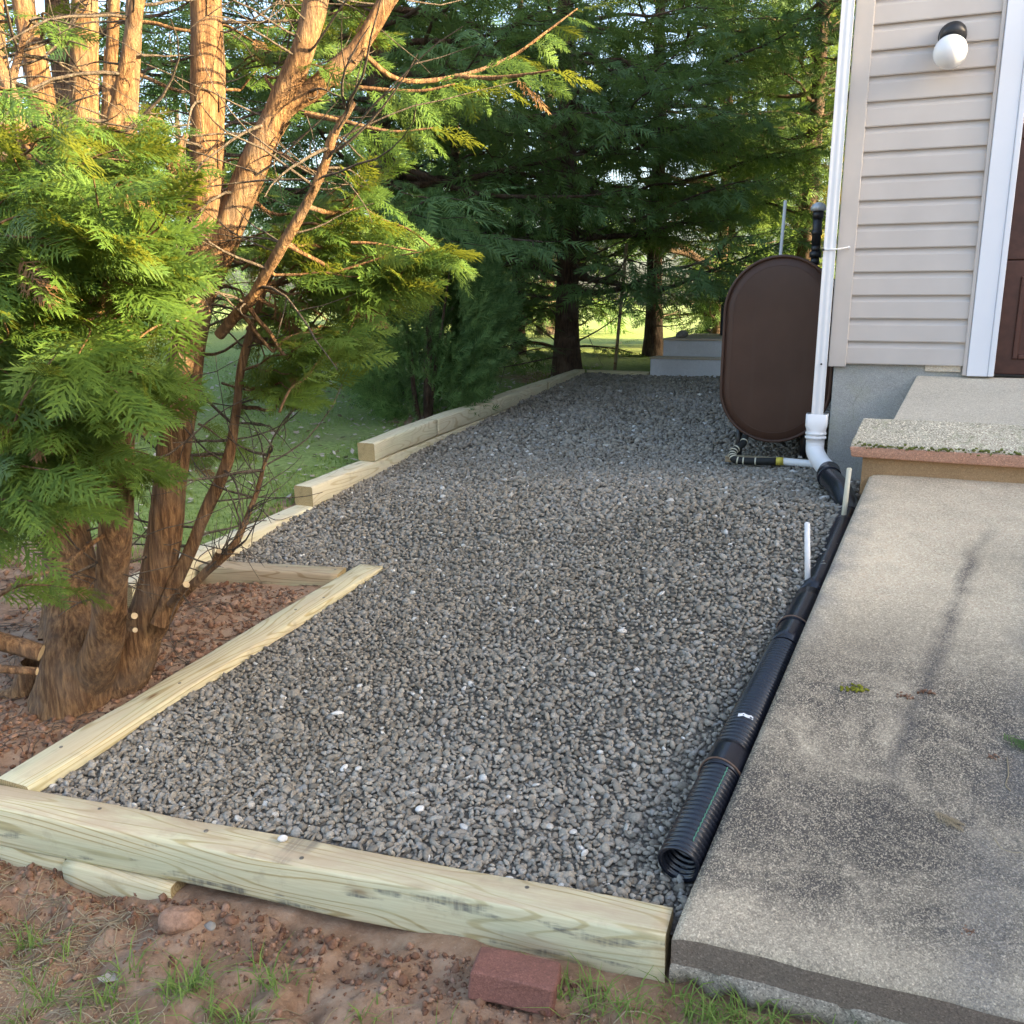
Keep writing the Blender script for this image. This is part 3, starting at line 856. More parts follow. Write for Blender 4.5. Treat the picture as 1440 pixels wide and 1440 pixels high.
# ------------------------------------------------------------------ WALL LAMP
lp = empty('wall_lamp', (.225, YF, 3.02)); tag(lp, 'white globe lamp on a black base mounted on the beige siding', 'lamp')
MB().tube([(0, .012, .118), (0, -.018, .116)], [.070, .070], 28).build('mounting_base', M['blackm'], lp, .004)
MB().tube([(0, -.016, .116), (0, -.085, .104), (0, -.105, .075)], [.065, .065, .06], 28).build('lamp_holder', M['blackm'], lp)
V, Fs = ico(4)
gm = np_mesh('globe', V * .083 + np.array([-.008, -.130, .012]), Fs); link('globe', gm, M['globe'], lp)
# ------------------------------------------------------------------ DOWNSPOUT
ds = empty('downspout', (-.325, 5.62, 1.1)); tag(ds, 'white ribbed downspout on the house corner ending in a round elbow', 'downspout')
def under(mb, name, mat, parent, bevel=0.0, segs=2): return build_under(mb, name, mat, parent, bevel, segs)
cx, cy = -.305, 5.625
w2, d2 = .032, .027
ring = []
def wav(a, b, n, depth):   # corrugated edge between a and b (2-D points)
    out = []
    for k in range(n * 4):
        t = k / (n * 4); px = a[0] + (b[0]-a[0]) * t; py = a[1] + (b[1]-a[1]) * t
        nx_, ny_ = -(b[1]-a[1]), (b[0]-a[0]); L = math.hypot(nx_, ny_)
        s = depth * (0 if (k % 4) in (0, 1) else 1)
        out.append((px + nx_/L*s, py + ny_/L*s))
    return out
cs = wav((-w2, -d2), (w2, -d2), 2, .0025) + wav((w2, -d2), (w2, d2), 1, .002) + wav((w2, d2), (-w2, d2), 2, .0025) + wav((-w2, d2), (-w2, -d2), 1, .002)
n = len(cs)
V = [(cx + p[0], cy + p[1], 1.10) for p in cs] + [(cx + p[0], cy + p[1], 6.6) for p in cs]
mb = MB().add(V, [(i, (i+1) % n, n+(i+1) % n, n+i) for i in range(n)])
under(mb, 'spout_pipe', M['white'], ds)
mb = MB()   # adapter: square to round
def rr(cx, cy, z, hw, hd, rnd, n=24):
    out = []
    for k in range(n):
        a = 2*math.pi*k/n; c, s = math.cos(a), math.sin(a)
        e = 2/ (8 - 6*rnd)
        out.append((cx + hw*math.copysign(abs(c)**e, c), cy + hd*math.copysign(abs(s)**e, s), z))
    return out
lv = [(1.128,.057,.046,0),(1.126,.062,.05,0),(1.06,.062,.05,.1),(1.035,.056,.056,.8),(1.02,.056,.056,1),(1.018,.060,.060,1),(1.006,.060,.060,1),(1.004,.055,.055,1),(.996,.055,.055,1),(.994,.061,.061,1),(.982,.061,.061,1),(.98,.053,.053,1),(.95,.053,.053,1)]
V = []; 
for z, hw, hd, rd in lv: V += rr(cx, cy, z, hw, hd, rd)
mb.add(V, [(i*24+j, i*24+(j+1) % 24, (i+1)*24+(j+1) % 24, (i+1)*24+j) for i in range(len(lv)-1) for j in range(24)], 0, True)
under(mb, 'adapter', M['white'], ds)
el = smooth_path([(cx, cy, .955), (cx+.005, cy-.02, .905), (cx+.045, cy-.10, .855), (cx+.095, cy-.215, .83)], 8)
under(MB().tube(el, .052, 24), 'elbow', M['white'], ds)
under(MB().tube([(-.342, 5.590, 2.06), (-.28, 5.586, 2.06), (-.205, 5.672, 2.075)], .004, 6).tube([(-.205, 5.68, 2.075), (-.205, 5.67, 2.075)], .008, 8), 'strap', M['white'], ds)
under(MB().tube([(-.302, 5.594, 1.42), (-.302, 5.586, 1.42)], .006, 8), 'screw', M['blackm'], ds)
under(MB().tube([(-.338, 5.596, 2.06), (-.338, 5.584, 2.06)], .007, 8), 'screw', M['blackm'], ds)

# ------------------------------------------------------------------ DRAIN PIPE (black corrugated)
dp = empty('drain_pipe', (-.30, 3.5, .4)); tag(dp, 'black corrugated drain pipe lying along the concrete slab edge', 'drain pipe')
PR = .060
def pipe_c(Y):
    return np.array([slab_x(Y) - PR - .010, Y, float(slab_z(Y)) + float(np.interp(Y, [2.3, 2.9, 3.5, 4.1, 4.8], [-.040, -.066, -.120, -.172, -.185]))])
def ribbed(y0, y1, pitch=.0195):
    s = np.linspace(y0, y1, int((y1 - y0) / pitch * 8))
    P = np.array([pipe_c(y) for y in s])
    ph = (s - y0) / pitch * 2 * math.pi
    rad = PR + .0042 * np.clip(np.sin(ph) * 1.7, -1, 1)
    return P, rad
def pp(mb, nm, mt='black'): return under(mb, nm, M[mt], dp)
for (a, b) in ((2.30, 2.68), (2.80, 3.50)):
    P, rad = ribbed(a, b)
    mb = MB().tube(P, rad, 28, caps=False)
    pp(mb, 'ribbed_section')
P, rad = ribbed(2.303, 2.72)   # inner wall seen through the mouth
pp(MB().tube(P, rad - .007, 28, caps=False), 'inner_wall')
ringV = np.vstack([tube_arr(P[:2], [PR+.002]*2, 28)[0][:28], tube_arr(P[:2], [PR-.008]*2, 28)[0][:28]])
pp(MB().add(ringV, [(j, (j+1) % 28, 28+(j+1) % 28, 28+j) for j in range(28)], 0, True), 'mouth_rim')
for (a, b, r) in ((2.68, 2.80, PR+.006), (3.50, 3.96, PR+.004), (3.66, 3.685, PR+.008), (3.96, 4.80, PR+.001)):
    P = np.array([pipe_c(y) for y in np.linspace(a, b, 8)])
    pp(MB().tube(P, r, 28), 'smooth_sleeve')
c0 = pipe_c(4.80)
el = smooth_path([tuple(c0), (c0[0]-.004, 4.93, float(c0[2])+.010), (-.125, 5.09, .775), (-.195, 5.29, .808), (cx+.100, cy-.225, .828)], 8)
pp(MB().tube(el, PR, 24), 'connector')
pp(MB().tube(el[-9:-4], PR+.006, 24), 'coupling')
def tie(Y, tail=0.0):
    c = pipe_c(Y); an = np.linspace(R(-20), R(235), 22); rr_ = PR + .009
    pts = [(c[0] + rr_ * math.cos(a), c[1] - .01 * math.sin(2*a), c[2] + rr_ * math.sin(a)) for a in an]
    if tail:
        e = pts[-1]; pts += [(e[0]-.012, e[1]-tail*.4, e[2]-.012), (e[0]-.03, e[1]-tail, e[2]-.035)]
    pp(MB().tube(smooth_path(pts, 2), .0032, 6), 'wire_tie', 'wire')
tie(2.685); tie(3.66, .25)
# printed green line, white label
gl = np.array([pipe_c(y) + np.array([.028, 0, .0592]) for y in np.linspace(2.33, 2.67, 140)])
gl[:, 2] += .003 * np.clip(np.sin((np.linspace(2.33, 2.67, 140) - 2.30) / .0195 * 2 * math.pi) * 1.7, -1, 1)
pp(MB().tube(gl, .0018, 5), 'printed_line', 'green_line')
lb = pipe_c(2.93); an = np.linspace(R(60), R(105), 7)
V = [(lb[0] + (PR+.0055)*math.cos(a), lb[1] + dy + .004*math.sin(k*2.0), lb[2] + (PR+.0055)*math.sin(a) + dy*.26) for dy in (-.008, .007) for k, a in enumerate(an)]
pp(MB().add(V, [(k, k+1, 8+k, 7+k) for k in range(6)]), 'label_tag', 'white')

# ------------------------------------------------------------------ STAKES
def stake(label, p, h, lean, mat, r=.0125, cat='stake', name='marker_stake', group=None):
    o = empty(name, p)
    MB().tube([(0, 0, -.12), (lean[0], lean[1], h)], [r, r*.98], 12).build('shaft', mat, o)
    MB().tube([(lean[0], lean[1], h-.003), (lean[0], lean[1], h+.004)], [r*.9, r*.7], 12).build('tip', mat, o)
    tag(o, label, cat, group); return o
g = float(gravel_z(-.26, 4.02))
stake('bright white plastic stake leaning beside the black drain pipe', (-.198, 4.06, g), .275, (-.03, .0, 0), M['white'], .0125)
stake('greyish white plastic stake near the drain pipe connector', (-.098, 4.70, float(gravel_z(-.2, 4.70)) - .03), .29, (.012, .0, 0), M['cream'], .0125)

# ------------------------------------------------------------------ OIL TANK
tk = empty('oil_tank', (-.628, 6.3, .72)); tag(tk, 'brown oval heating oil tank standing beside the house wall', 'oil tank')
def oval(hw, zc0, zc1, n=20):
    out = []
    for k in range(n+1): a = math.pi*k/n; out.append((-.628 + hw*math.cos(a), zc1 + hw*math.sin(a)))
    for k in range(n+1): a = math.pi + math.pi*k/n; out.append((-.628 + hw*math.cos(a), zc0 + hw*math.sin(a)))
    return out
Z0, Z1, HW = .843, 2.075, .362
def loft(rings, mi=0, smooth=True):
    mb = MB(); n = len(rings[0]); V = [p for r_ in rings for p in r_]
    mb.add(V, [(i*n+j, i*n+(j+1) % n, (i+1)*n+(j+1) % n, (i+1)*n+j) for i in range(len(rings)-1) for j in range(n)], mi, smooth)
    return mb
def orng(hw, y): return [(p[0], y, p[1]) for p in oval(hw, Z0+HW, Z1-HW)]
mb = loft([orng(HW-.006, 6.318), orng(HW-.006, 7.84)])
under(mb, 'tank_body', M['tank'], tk)
mb = loft([orng(HW-.020, 6.318), orng(HW-.0195, 6.304), orng(HW-.014, 6.298), orng(HW-.004, 6.299), orng(HW, 6.304), orng(HW, 6.326), orng(HW-.006, 6.332)])
under(mb, 'end_rim', M['tank'], tk)
rings = [orng(HW-.019, 6.316), orng(HW-.034, 6.312), orng(HW-.05, 6.304), orng(HW-.085, 6.3005), orng(HW-.2, 6.297), orng(.05, 6.295)]
mb = loft(rings); n = len(rings[0]); mb.add(rings[-1], [tuple(range(n))], 0, True)
under(mb, 'end_plate', M['tank'], tk)
rings = [orng(HW-.006, 7.84), orng(HW-.03, 7.87), orng(.05, 7.875)]
mb = loft(rings); mb.add(rings[-1], [tuple(range(n))[::-1]]); under(mb, 'end_plate', M['tank'], tk)
under(loft([orng(HW-.062, 6.3055), orng(HW-.066, 6.2995), orng(HW-.070, 6.3015)]), 'weld_seam', M['tank'], tk)
for yb in (6.75, 7.35): under(loft([orng(HW-.006, yb-.012), orng(HW-.001, yb), orng(HW-.006, yb+.012)]), 'weld_seam', M['tank'], tk)
for sx in (-.235, .20):
    for y in (6.48, 7.62):
        zg = float(gravel_z(-.628 + sx, y))
        under(MB().tube([(-.628+sx, y, zg-.03), (-.628+sx, y, .98)], .024, 12).tube([(-.628+sx, y, zg-.03), (-.628+sx, y, zg+.012)], .05, 12), 'leg', M['blackm'], tk)
vx, vy, vz = -.468, 6.9, 2.03
vt = MB()
for (z0_, z1_, r) in ((0, .05, .030), (.05, .09, .040), (.09, .13, .030), (.13, .34, .031), (.20, .235, .036), (.31, .36, .037)):
    vt.tube([(vx, vy, vz+z0_), (vx, vy, vz+z1_)], r, 16)
v_o = under(vt, 'vent_pipe', M['blackm'], tk)
cp = [(vz+.36, .034), (vz+.365, .052), (vz+.385, .052), (vz+.405, .042), (vz+.418, .02), (vz+.421, .002)]
mb = MB().tube([(vx, vy, z) for z, r in cp], [r for z, r in cp], 18)
under(mb, 'vent_cap', M['galv'], tk)
mb = MB().tube([(-.375, 6.92, 1.93), (-.375, 6.92, 2.15)], .034, 14).tube([(-.375, 6.92, 2.15), (-.375, 6.92, 2.20)], .045, 8).tube([(-.375, 6.92, 2.20), (-.375, 6.92, 2.225)], .02, 8)
under(mb, 'fill_pipe', M['blackm'], tk)
# fuel line
fl = empty('fuel_line', (-.55, 6.15, .75)); tag(fl, 'black taped and white plastic pipe run in front of the tank', 'pipe')
tpts = smooth_path([(-.80, 6.30, .875), (-.805, 6.24, .835), (-.845, 6.17, .80), (-.852, 6.12, .765), (-.825, 6.10, .745), (-.74, 6.10, .742), (-.56, 6.10, .752)], 8)
under(MB().tube(tpts, .024, 14), 'taped_pipe', M['tape'], fl)
for s in (5, 14, 17, 20, 23, 26, 33, 37, 42):
    seg = tpts[s:s+2]
    seg = np.array([seg[0], seg[0] + (seg[1]-seg[0]) / np.linalg.norm(seg[1]-seg[0]) * .009])
    under(MB().tube(seg, .0258, 14), 'tape_band', M['cream'], fl)
under(MB().tube([(-.565, 6.10, .752), (-.52, 6.10, .754)], .027, 14), 'glued_joint', M['yellow'], fl)
under(MB().tube([(-.525, 6.10, .754), (-.20, 6.07, .748), (-.04, 6.05, .742)], .0245, 16), 'plastic_pipe', M['white'], fl)
under(MB().tube([(-.56, 6.10, .752), (-.545, 6.10, .753)], .0268, 14), 'coupling', M['cream'], fl)
# board below the tank
mb = MB().box((-.44, -.045, 0), (.44, .045, .04))
o = mb.build('wood_board', M['wood_brown'], None, .004); o.location = (-.47, 6.22, float(gravel_z(-.47, 6.22)) + .006); o.rotation_euler = (0, 0, R(-2))
tag(o, 'weathered brown board lying on the gravel beneath the tank', 'board')

# ------------------------------------------------------------------ BACK STEPS
st = empty('concrete_steps', (-1.6, 12, .85)); tag(st, 'blue grey concrete steps at the far end of the gravel', 'steps')
under(MB().box((-2.725, 11.62, .70), (-.32, 12.05, 1.085)), 'step', M['conc_grey'], st, .012)
under(MB().box((-2.645, 11.98, .70), (-.32, 14.2, 1.31)), 'step', M['conc_grey'], st, .014)
under(MB().box((-2.735, 11.605, 1.086), (-.32, 11.978, 1.106)), 'tread', M['conc'], st, .006)
under(MB().box((-2.655, 11.965, 1.311), (-.32, 14.2, 1.335)), 'tread', M['conc'], st, .006)
V, Fs = scatter_lumps(np.array([[0, 0, .06]]), np.array([.10]), 2, (1.0, .8, .62), .2)
o = link('mossy_stone', np_mesh('mossy_stone', V, Fs), M['stone']); o.location = (-2.45, 12.2, 1.32)
tag(o, 'small mossy stone sitting on the top grey step', 'stone')
bn = empty('storage_bin', (-1.75, 13.6, 1.335)); tag(bn, 'dark navy storage bin on the landing behind the tank', 'bin')
MB().box((-.38, -.3, 0), (.38, .3, .46)).build('bin_body', M['navy'], bn, .03)
MB().box((-.41, -.33, .462), (.41, .33, .54)).build('lid', M['navy'], bn, .03)
stake('thin pale wooden stake standing behind the oil tank', (-1.02, 9.6, .80), 1.95, (.055, 0, 0), M['white'], .016)
stake('brown wooden pole leaning beside the dark tree trunks', (-3.47, 12.6, .90), 1.68, (.13, .0, 0), M['wood_brown'], .024, 'pole', 'wooden_pole')

# ------------------------------------------------------------------ FOLIAGE TOOLS
def spray_template(npairs, detail, seed, w=.022, sg=2):
    """flat fern-like cypress spray along +X, length 1, lying in XY, drooping in -Z. returns verts, tris"""
    r = np.random.default_rng(seed)
    V = []; T = []
    def strip(p, d, L, w, nrm, segs, curl):
        # tapered blade
        s = np.cross(nrm, d); b = len(V)
        for k in range(segs):
            t = k / segs
            q = p + d * L * t + np.array([0, 0, -curl * L * t * t])
            ww = w * (1.0 - .55 * t) * (.8 if k == 0 else 1)
            V.append(q - s * ww); V.append(q + s * ww)
        V.append(p + d * L + np.array([0, 0, -curl * L]))
        for k in range(segs - 1):
            a = b + 2 * k; T.append((a, a + 1, a + 3)); T.append((a, a + 3, a + 2))
        a = b + 2 * (segs - 1); T.append((a, a + 1, a + 2))
    nrm = np.array([0, 0, 1.0])
    for i in range(npairs):
        t = (i + .5) / npairs
        Lb = .40 * (math.sin(math.pi * min(1, t * .85 + .12)) ** .8) * (1.05 - .45 * t) + .06
        for sgn in (-1, 1):
            if r.random() < .05: continue
            an = R(52 - 22 * t + r.normal(0, 6)) * sgn
            x = t + (0.02 if sgn > 0 else 0) + r.normal(0, .008)
            p = np.array([x, 0, -.10 * x * x])
            d = np.array([math.cos(an), math.sin(an), r.normal(.0, .12)]); d /= np.linalg.norm(d)
            L = Lb * r.uniform(.8, 1.15)
            strip(p, d, L, w, nrm, sg, .18)
            if detail:
                m = 2 if i < npairs * .55 else 1
                for j in range(m):
                    tt = .3 + .35 * j
                    for s2 in (-1, 1):
                        a2 = an + s2 * R(40); q = p + d * L * tt + np.array([0, 0, -.18 * L * tt * tt])
                        d2 = np.array([math.cos(a2), math.sin(a2), r.normal(-.1, .15)]); d2 /= np.linalg.norm(d2)
                        strip(q, d2, L * .36 * (1.15 - .5 * tt), .017, nrm, 1, .1)
    strip(np.array([0, 0, 0.0]), np.array([1.0, 0, -.04]), 1.08, .010 if sg > 1 else .02, nrm, 3 if sg > 1 else 1, .06)
    return np.array(V), np.array(T)
SPR_NEAR = [spray_template(14, True, s, .019) for s in (1, 2, 3, 4)]
SPR_FAR = [spray_template(8, False, s, .036, 1) for s in (11, 12, 13)]
SPR_MID = [spray_template(12, False, s) for s in (21, 22, 23)]
def unit(v): return v / (np.linalg.norm(v, axis=-1, keepdims=True) + 1e-9)
class Crown:
    def __init__(s): s.p = []; s.d = []; s.n = []; s.l = []
    def put(s, p, d, nrm, L): s.p.append(p); s.d.append(d); s.n.append(nrm); s.l.append(L)
    def mesh(s, name, templates):
        P = np.array(s.p); D = unit(np.array(s.d)); N = np.array(s.n); L = np.array(s.l)
        S = unit(np.cross(N, D)); N = np.cross(D, S)
        idx = rng.integers(0, len(templates), len(P)); Vo, Fo, off = [], [], 0
        for k, (tv, tf) in enumerate(templates):
            m = idx == k
            if not m.any(): continue
            W = P[m][:, None, :] + L[m][:, None, None] * (tv[None, :, 0:1] * D[m][:, None, :] + tv[None, :, 1:2] * S[m][:, None, :] + tv[None, :, 2:3] * N[m][:, None, :])
            Fo.append((tf[None] + (np.arange(m.sum()) * len(tv))[:, None, None]).reshape(-1, 3) + off)
            Vo.append(W.reshape(-1, 3)); off += W.shape[0] * W.shape[1]
        return np_mesh(name, np.vstack(Vo), np.vstack(Fo), smooth=False)
TRI = {}
def leafy(crown, pts, L0, step, tilt=.35, droop=.25, start=.25, fan=55, tip=True, nb=(0, 0, 1.0)):
    """hang sprays along a branch polyline"""
    P = np.asarray(pts, float); seg = np.linalg.norm(np.diff(P, axis=0), axis=1); S = np.concatenate([[0], np.cumsum(seg)]); tot = S[-1]
    k = 0; s = tot * start
    while s < tot:
        q = np.array([np.interp(s, S, P[:, c]) for c in range(3)])
        q2 = np.array([np.interp(min(tot, s + .05), S, P[:, c]) for c in range(3)]); q1 = np.array([np.interp(max(0, s - .05), S, P[:, c]) for c in range(3)])
        d = unit(q2 - q1); side = unit(np.cross(d, np.array([0, 0, 1.0])))
        a = R(fan * rng.uniform(.6, 1.25)) * (1 if k % 2 else -1) * (1 - .35 * s / tot)
        dd = d * math.cos(a) + side * math.sin(a) + np.array([0, 0, -droop * rng.uniform(.2, 1.6)])
        nrm = np.array(nb) + rng.normal(0, tilt, 3)
        crown.put(q, dd, nrm, L0 * rng.uniform(.65, 1.2) * (1.1 - .35 * s / tot))
        s += step * rng.uniform(.6, 1.4); k += 1
    if tip:
        d = unit(P[-1] - P[-2]); crown.put(P[-1] - d * .02, d + np.array([0, 0, -droop * .4]), np.array([0, 0, 1.0]) + rng.normal(0, tilt, 3), L0)

class Wood:
    """many tubes joined as one branch mesh"""
    def __init__(s): s.V = []; s.F = []; s.o = 0
    def tube(s, pts, rad, n=6):
        V, Fq, _, _ = tube_arr(pts, rad, n); s.V.append(V); s.F.append(Fq + s.o); s.o += len(V)
    def mesh(s, name, lump=.0):
        V = np.vstack(s.V)
        if lump: V = V + lump * np.stack([fbm(V[:, 0]*9, V[:, 1]*9, V[:, 2]*4, k, 3) for k in (1, 2, 3)], -1)
        return np_mesh(name, V, np.vstack(s.F))
def curve(p0, p1, sag=0.0, n=7, wob=.03):
    p0, p1 = np.asarray(p0, float), np.asarray(p1, float); L = np.linalg.norm(p1 - p0)
    t = np.linspace(0, 1, n)[:, None]
    P = p0 + (p1 - p0) * t; P[:, 2] += sag * L * (np.sin(math.pi * t[:, 0]))
    w = rng.normal(0, wob * L, (n, 3)); w[0] = 0; w[-1] = 0
    return smooth_path(P + w * np.sin(math.pi * t), 3)

# ------------------------------------------------------------------ BACKGROUND CONIFERS
def conifer(name, label, base, H, Rad, z0, nl, mats, seed, spray=.30, trunk_r=.18, tpl=None, lean=(0, 0), cat='tree', group=None, sec_step=.26, sp_step=.16, bare=.28, up=.18, bits=True, drp=.55):
    global rng
    keep_rng = rng; rng = np.random.default_rng(seed)
    o = empty(name, base); tag(o, label, cat, group)
    w = Wood(); c = Crown()
    tz = np.linspace(-.15, H, 14)
    tp = np.stack([lean[0] * tz / H + .04 * fbm(tz * .6, seed, 0, 1, 2), lean[1] * tz / H + .04 * fbm(tz * .6, seed, 5, 2, 2), tz], -1)
    tr = trunk_r * (1 - tz / H) ** .8 + .015; tr[0] *= 1.45; tr[1] *= 1.05
    w.tube(smooth_path(np.column_stack([tp, tr]), 3)[:, :3], smooth_path(np.column_stack([tp, tr]), 3)[:, 3], 14)
    for k in range(nl):
        f = (k + rng.uniform(0, 1)) / nl
        z = z0 + (H * .97 - z0) * f
        az = k * 2.39996 + rng.normal(0, .3)
        L = Rad * (1 - .85 * ((z - z0) / (H - z0)) ** 1.2) * rng.uniform(.72, 1.1)
        p0 = np.array([np.interp(z, tz, tp[:, 0]), np.interp(z, tz, tp[:, 1]), z])
        rise = rng.normal(up, .14) - .10 * (1 - f)
        p1 = p0 + np.array([math.cos(az) * L, math.sin(az) * L, L * rise])
        br = curve(p0, p1, rng.normal(-.04, .05), 6, .03)
        w.tube(br, np.linspace(.028 * (L / 2 + .3), .005, len(br)), 5)
        S = np.linspace(0, 1, len(br)); s = bare; q = 0
        while s < 1:
            a0 = np.array([np.interp(s, S, br[:, i]) for i in range(3)]); d = unit(p1 - p0); side = unit(np.cross(d, [0, 0, 1.0]))
            sg = 1 if q % 2 else -1; L2 = L * .40 * (1.15 - s * .75) * rng.uniform(.7, 1.2)
            a1 = a0 + (d * .75 + side * sg * .75 + np.array([0, 0, rng.normal(-.08, .16)])) * L2
            tw = curve(a0, a1, -.03, 4, .04)
            if bits: w.tube(tw[::3], np.linspace(.007, .003, len(tw[::3])), 3)
            leafy(c, tw, spray, sp_step, .5, drp, .05)
            s += sec_step / max(L, .3) * rng.uniform(.7, 1.3); q += 1
        leafy(c, br[-6:], spray, sp_step, .4, .3, .0)
    t_o = link('trunk', w.mesh('trunk', .006), mats[0], o)
    c_o = link('crown', c.mesh('crown', tpl or SPR_FAR), mats[1], o)
    TRI[name + str(seed)] = len(c_o.data.polygons) + 2 * len(t_o.data.polygons)
    rng = keep_rng
    return o

def arborvitae(name, label, base, H, Rad, N, spray, mats, seed, cat, group=None, tpl=None, nst=5):
    global rng
    keep_rng = rng; rng = np.random.default_rng(seed)
    o = empty(name, base); tag(o, label, cat, group)
    w = Wood(); c = Crown()
    for k in range(nst):
        a = rng.uniform(0, 6.28); q = np.array([math.cos(a), math.sin(a), 0]) * Rad * .45
        P = curve((q[0] * .15, q[1] * .15, -.1), (q[0], q[1], H * rng.uniform(.7, .92)), 0, 5, .02)
        w.tube(P, np.linspace(.035 * H / 2.5, .006, len(P)), 7)
    n = 0
    while n < N:
        f = rng.uniform(.01, 1) ** .9; z = f * H
        prof_ = (.55 + .45 * min(1, f / .22)) * max(.04, 1 - max(0, (f - .38) / .62) ** 1.7)
        a = rng.uniform(0, 2 * math.pi)
        lob = 1 + .26 * vnoise(math.cos(a) * 2.2, math.sin(a) * 2.2, z * 2.4, seed)
        r_ = Rad * prof_ * lob * math.sqrt(rng.uniform(.35, 1.0))
        p = np.array([math.cos(a) * r_, math.sin(a) * r_, z])
        if vnoise(p[0] * 4.5, p[1] * 4.5, p[2] * 3.2, seed + 3) < -.12: continue
        d = np.array([math.cos(a), math.sin(a), rng.normal(.75, .35)]) + rng.normal(0, .25, 3)
        nr = np.array([-math.sin(a), math.cos(a), 0]) * rng.normal(0, 1) + np.array([math.cos(a), math.sin(a), .3]) * rng.normal(.5, .6)
        c.put(p, d, nr, spray * rng.uniform(.6, 1.25)); n += 1
    link('trunk', w.mesh('trunk'), mats[0], o); link('crown', c.mesh('crown', tpl or SPR_FAR), mats[1], o)
    rng = keep_rng
    return o

# ------------------------------------------------------------------ NEAR CYPRESS (many stems)
t1 = empty('cypress_tree', (-3.15, 2.82, .10))
tag(t1, 'many-stemmed cypress beside the side timber with sunlit feathery sprays', 'tree')
T1B = np.array(t1.location)
def stem(pts): 
    return np.array([list(at(x, y, Y)) + [r] for x, y, Y, r in pts])
STEMS = {
 'A': [(100,1040,2.80,.25),(110,985,2.78,.195),(116,930,2.77,.168),(110,865,2.80,.135),(98,790,2.86,.108),(88,690,2.90,.10),(82,500,2.90,.088),(70,250,2.80,.056),(52,100,2.80,.046),(30,-10,2.80,.041),(0,-200,2.8,.05)],
 'B': [(128,960,2.76,.10),(146,905,2.68,.075),(156,840,2.62,.061),(163,720,2.53,.058),(165,600,2.56,.057),(168,420,2.62,.052),(178,200,2.68,.036),(190,0,2.74,.029),(200,-150,2.74,.03)],
 'C': [(150,975,2.86,.13),(182,930,2.87,.105),(208,865,2.89,.080),(231,760,2.91,.070),(242,650,2.92,.066),(259,520,2.97,.070),(280,400,3.0,.066),(291,250,3.0,.063),(291,100,3.0,.060),(288,-10,3.0,.057),(284,-200,3.0,.05)],
 'D': [(272,440,2.99,.058),(300,375,3.02,.060),(335,285,3.06,.058),(366,210,3.08,.055),(393,150,3.10,.049),(427,70,3.10,.044),(447,-10,3.10,.040),(475,-180,3.1,.03)],
 'D2': [(375,190,3.09,.040),(405,150,3.12,.041),(452,118,3.16,.039),(502,68,3.20,.037),(550,-8,3.25,.033),(610,-120,3.3,.026)],
 'E': [(222,880,2.84,.036),(258,796,2.94,.030),(292,717,3.0,.027),(317,650,3.02,.023),(329,583,3.05,.020),(345,490,3.08,.017),(372,402,3.10,.013)],
 'F': [(196,925,2.90,.034),(225,888,2.89,.026),(258,837,2.90,.021),(300,795,2.91,.017),(330,768,2.95,.015),(358,700,3.0,.010),(372,655,3.0,.007),(383,628,3.0,.004)],
 'H': [(85,900,3.0,.10),(95,750,3.2,.085),(108,500,3.5,.07),(117,200,3.6,.066),(118,-10,3.6,.058),(118,-200,3.6,.06)],
 'I': [(140,420,2.9,.03),(148,200,3.15,.027),(160,-10,3.2,.025),(166,-150,3.2,.03)],
 'J': [(128,430,2.6,.03),(146,270,2.6,.028),(160,170,2.6,.026),(176,90,2.6,.025),(193,-10,2.6,.023)],
 'K': [(72,360,2.62,.028),(45,222,2.42,.023),(18,135,2.40,.020),(-8,75,2.40,.018)],
 'K2': [(12,130,2.41,.013),(25,85,2.43,.012),(42,30,2.45,.010)],
 'Mm': [(310,470,2.98,.022),(364,403,2.93,.022),(406,330,2.90,.020),(448,250,2.88,.016),(470,190,2.87,.013),(498,142,2.86,.009)],
 'O': [(60,560,2.7,.04),(20,350,2.9,.032),(5,180,3.1,.028),(-4,-20,3.1,.025)],
 'P': [(120,480,2.7,.045),(150,370,2.68,.042),(180,340,2.72,.036),(235,250,2.8,.018),(262,190,2.85,.010)],
}
wood = Wood(); stem_pts = []
for k, v in STEMS.items():
    s = stem(v); sp = smooth_path(s, 6)
    lp_ = sp[:, :3].copy()
    n = 20 if k in 'ABC' else 12
    wood.tube(lp_ - T1B, sp[:, 3], n); stem_pts.append(sp[:, :3])
    if k in ('A', 'B', 'C', 'D', 'H'):   # fibrous strips of bark lifting off
        pass
# root flare buttresses
for x, y, Y, dx, dy in ((60,985,2.75,-.25,-.12),(160,975,2.85,.06,.05),(110,1000,2.75,-.05,-.2)):
    p = at(x, y, Y); q = p + np.array([dx, dy, 0]); q[2] = float(ground_z(q[0], q[1])) - .03
    p0 = p + np.array([0, 0, .16])
    wood.tube(smooth_path([p0 - T1B, p - T1B + np.array([dx*.35, dy*.35, .03]), q - T1B], 4), np.linspace(.075, .03, 9), 10)
ALLST = np.vstack(stem_pts)
wm = wood.mesh('trunk', .007)
link('trunk', wm, M['bark'], t1)
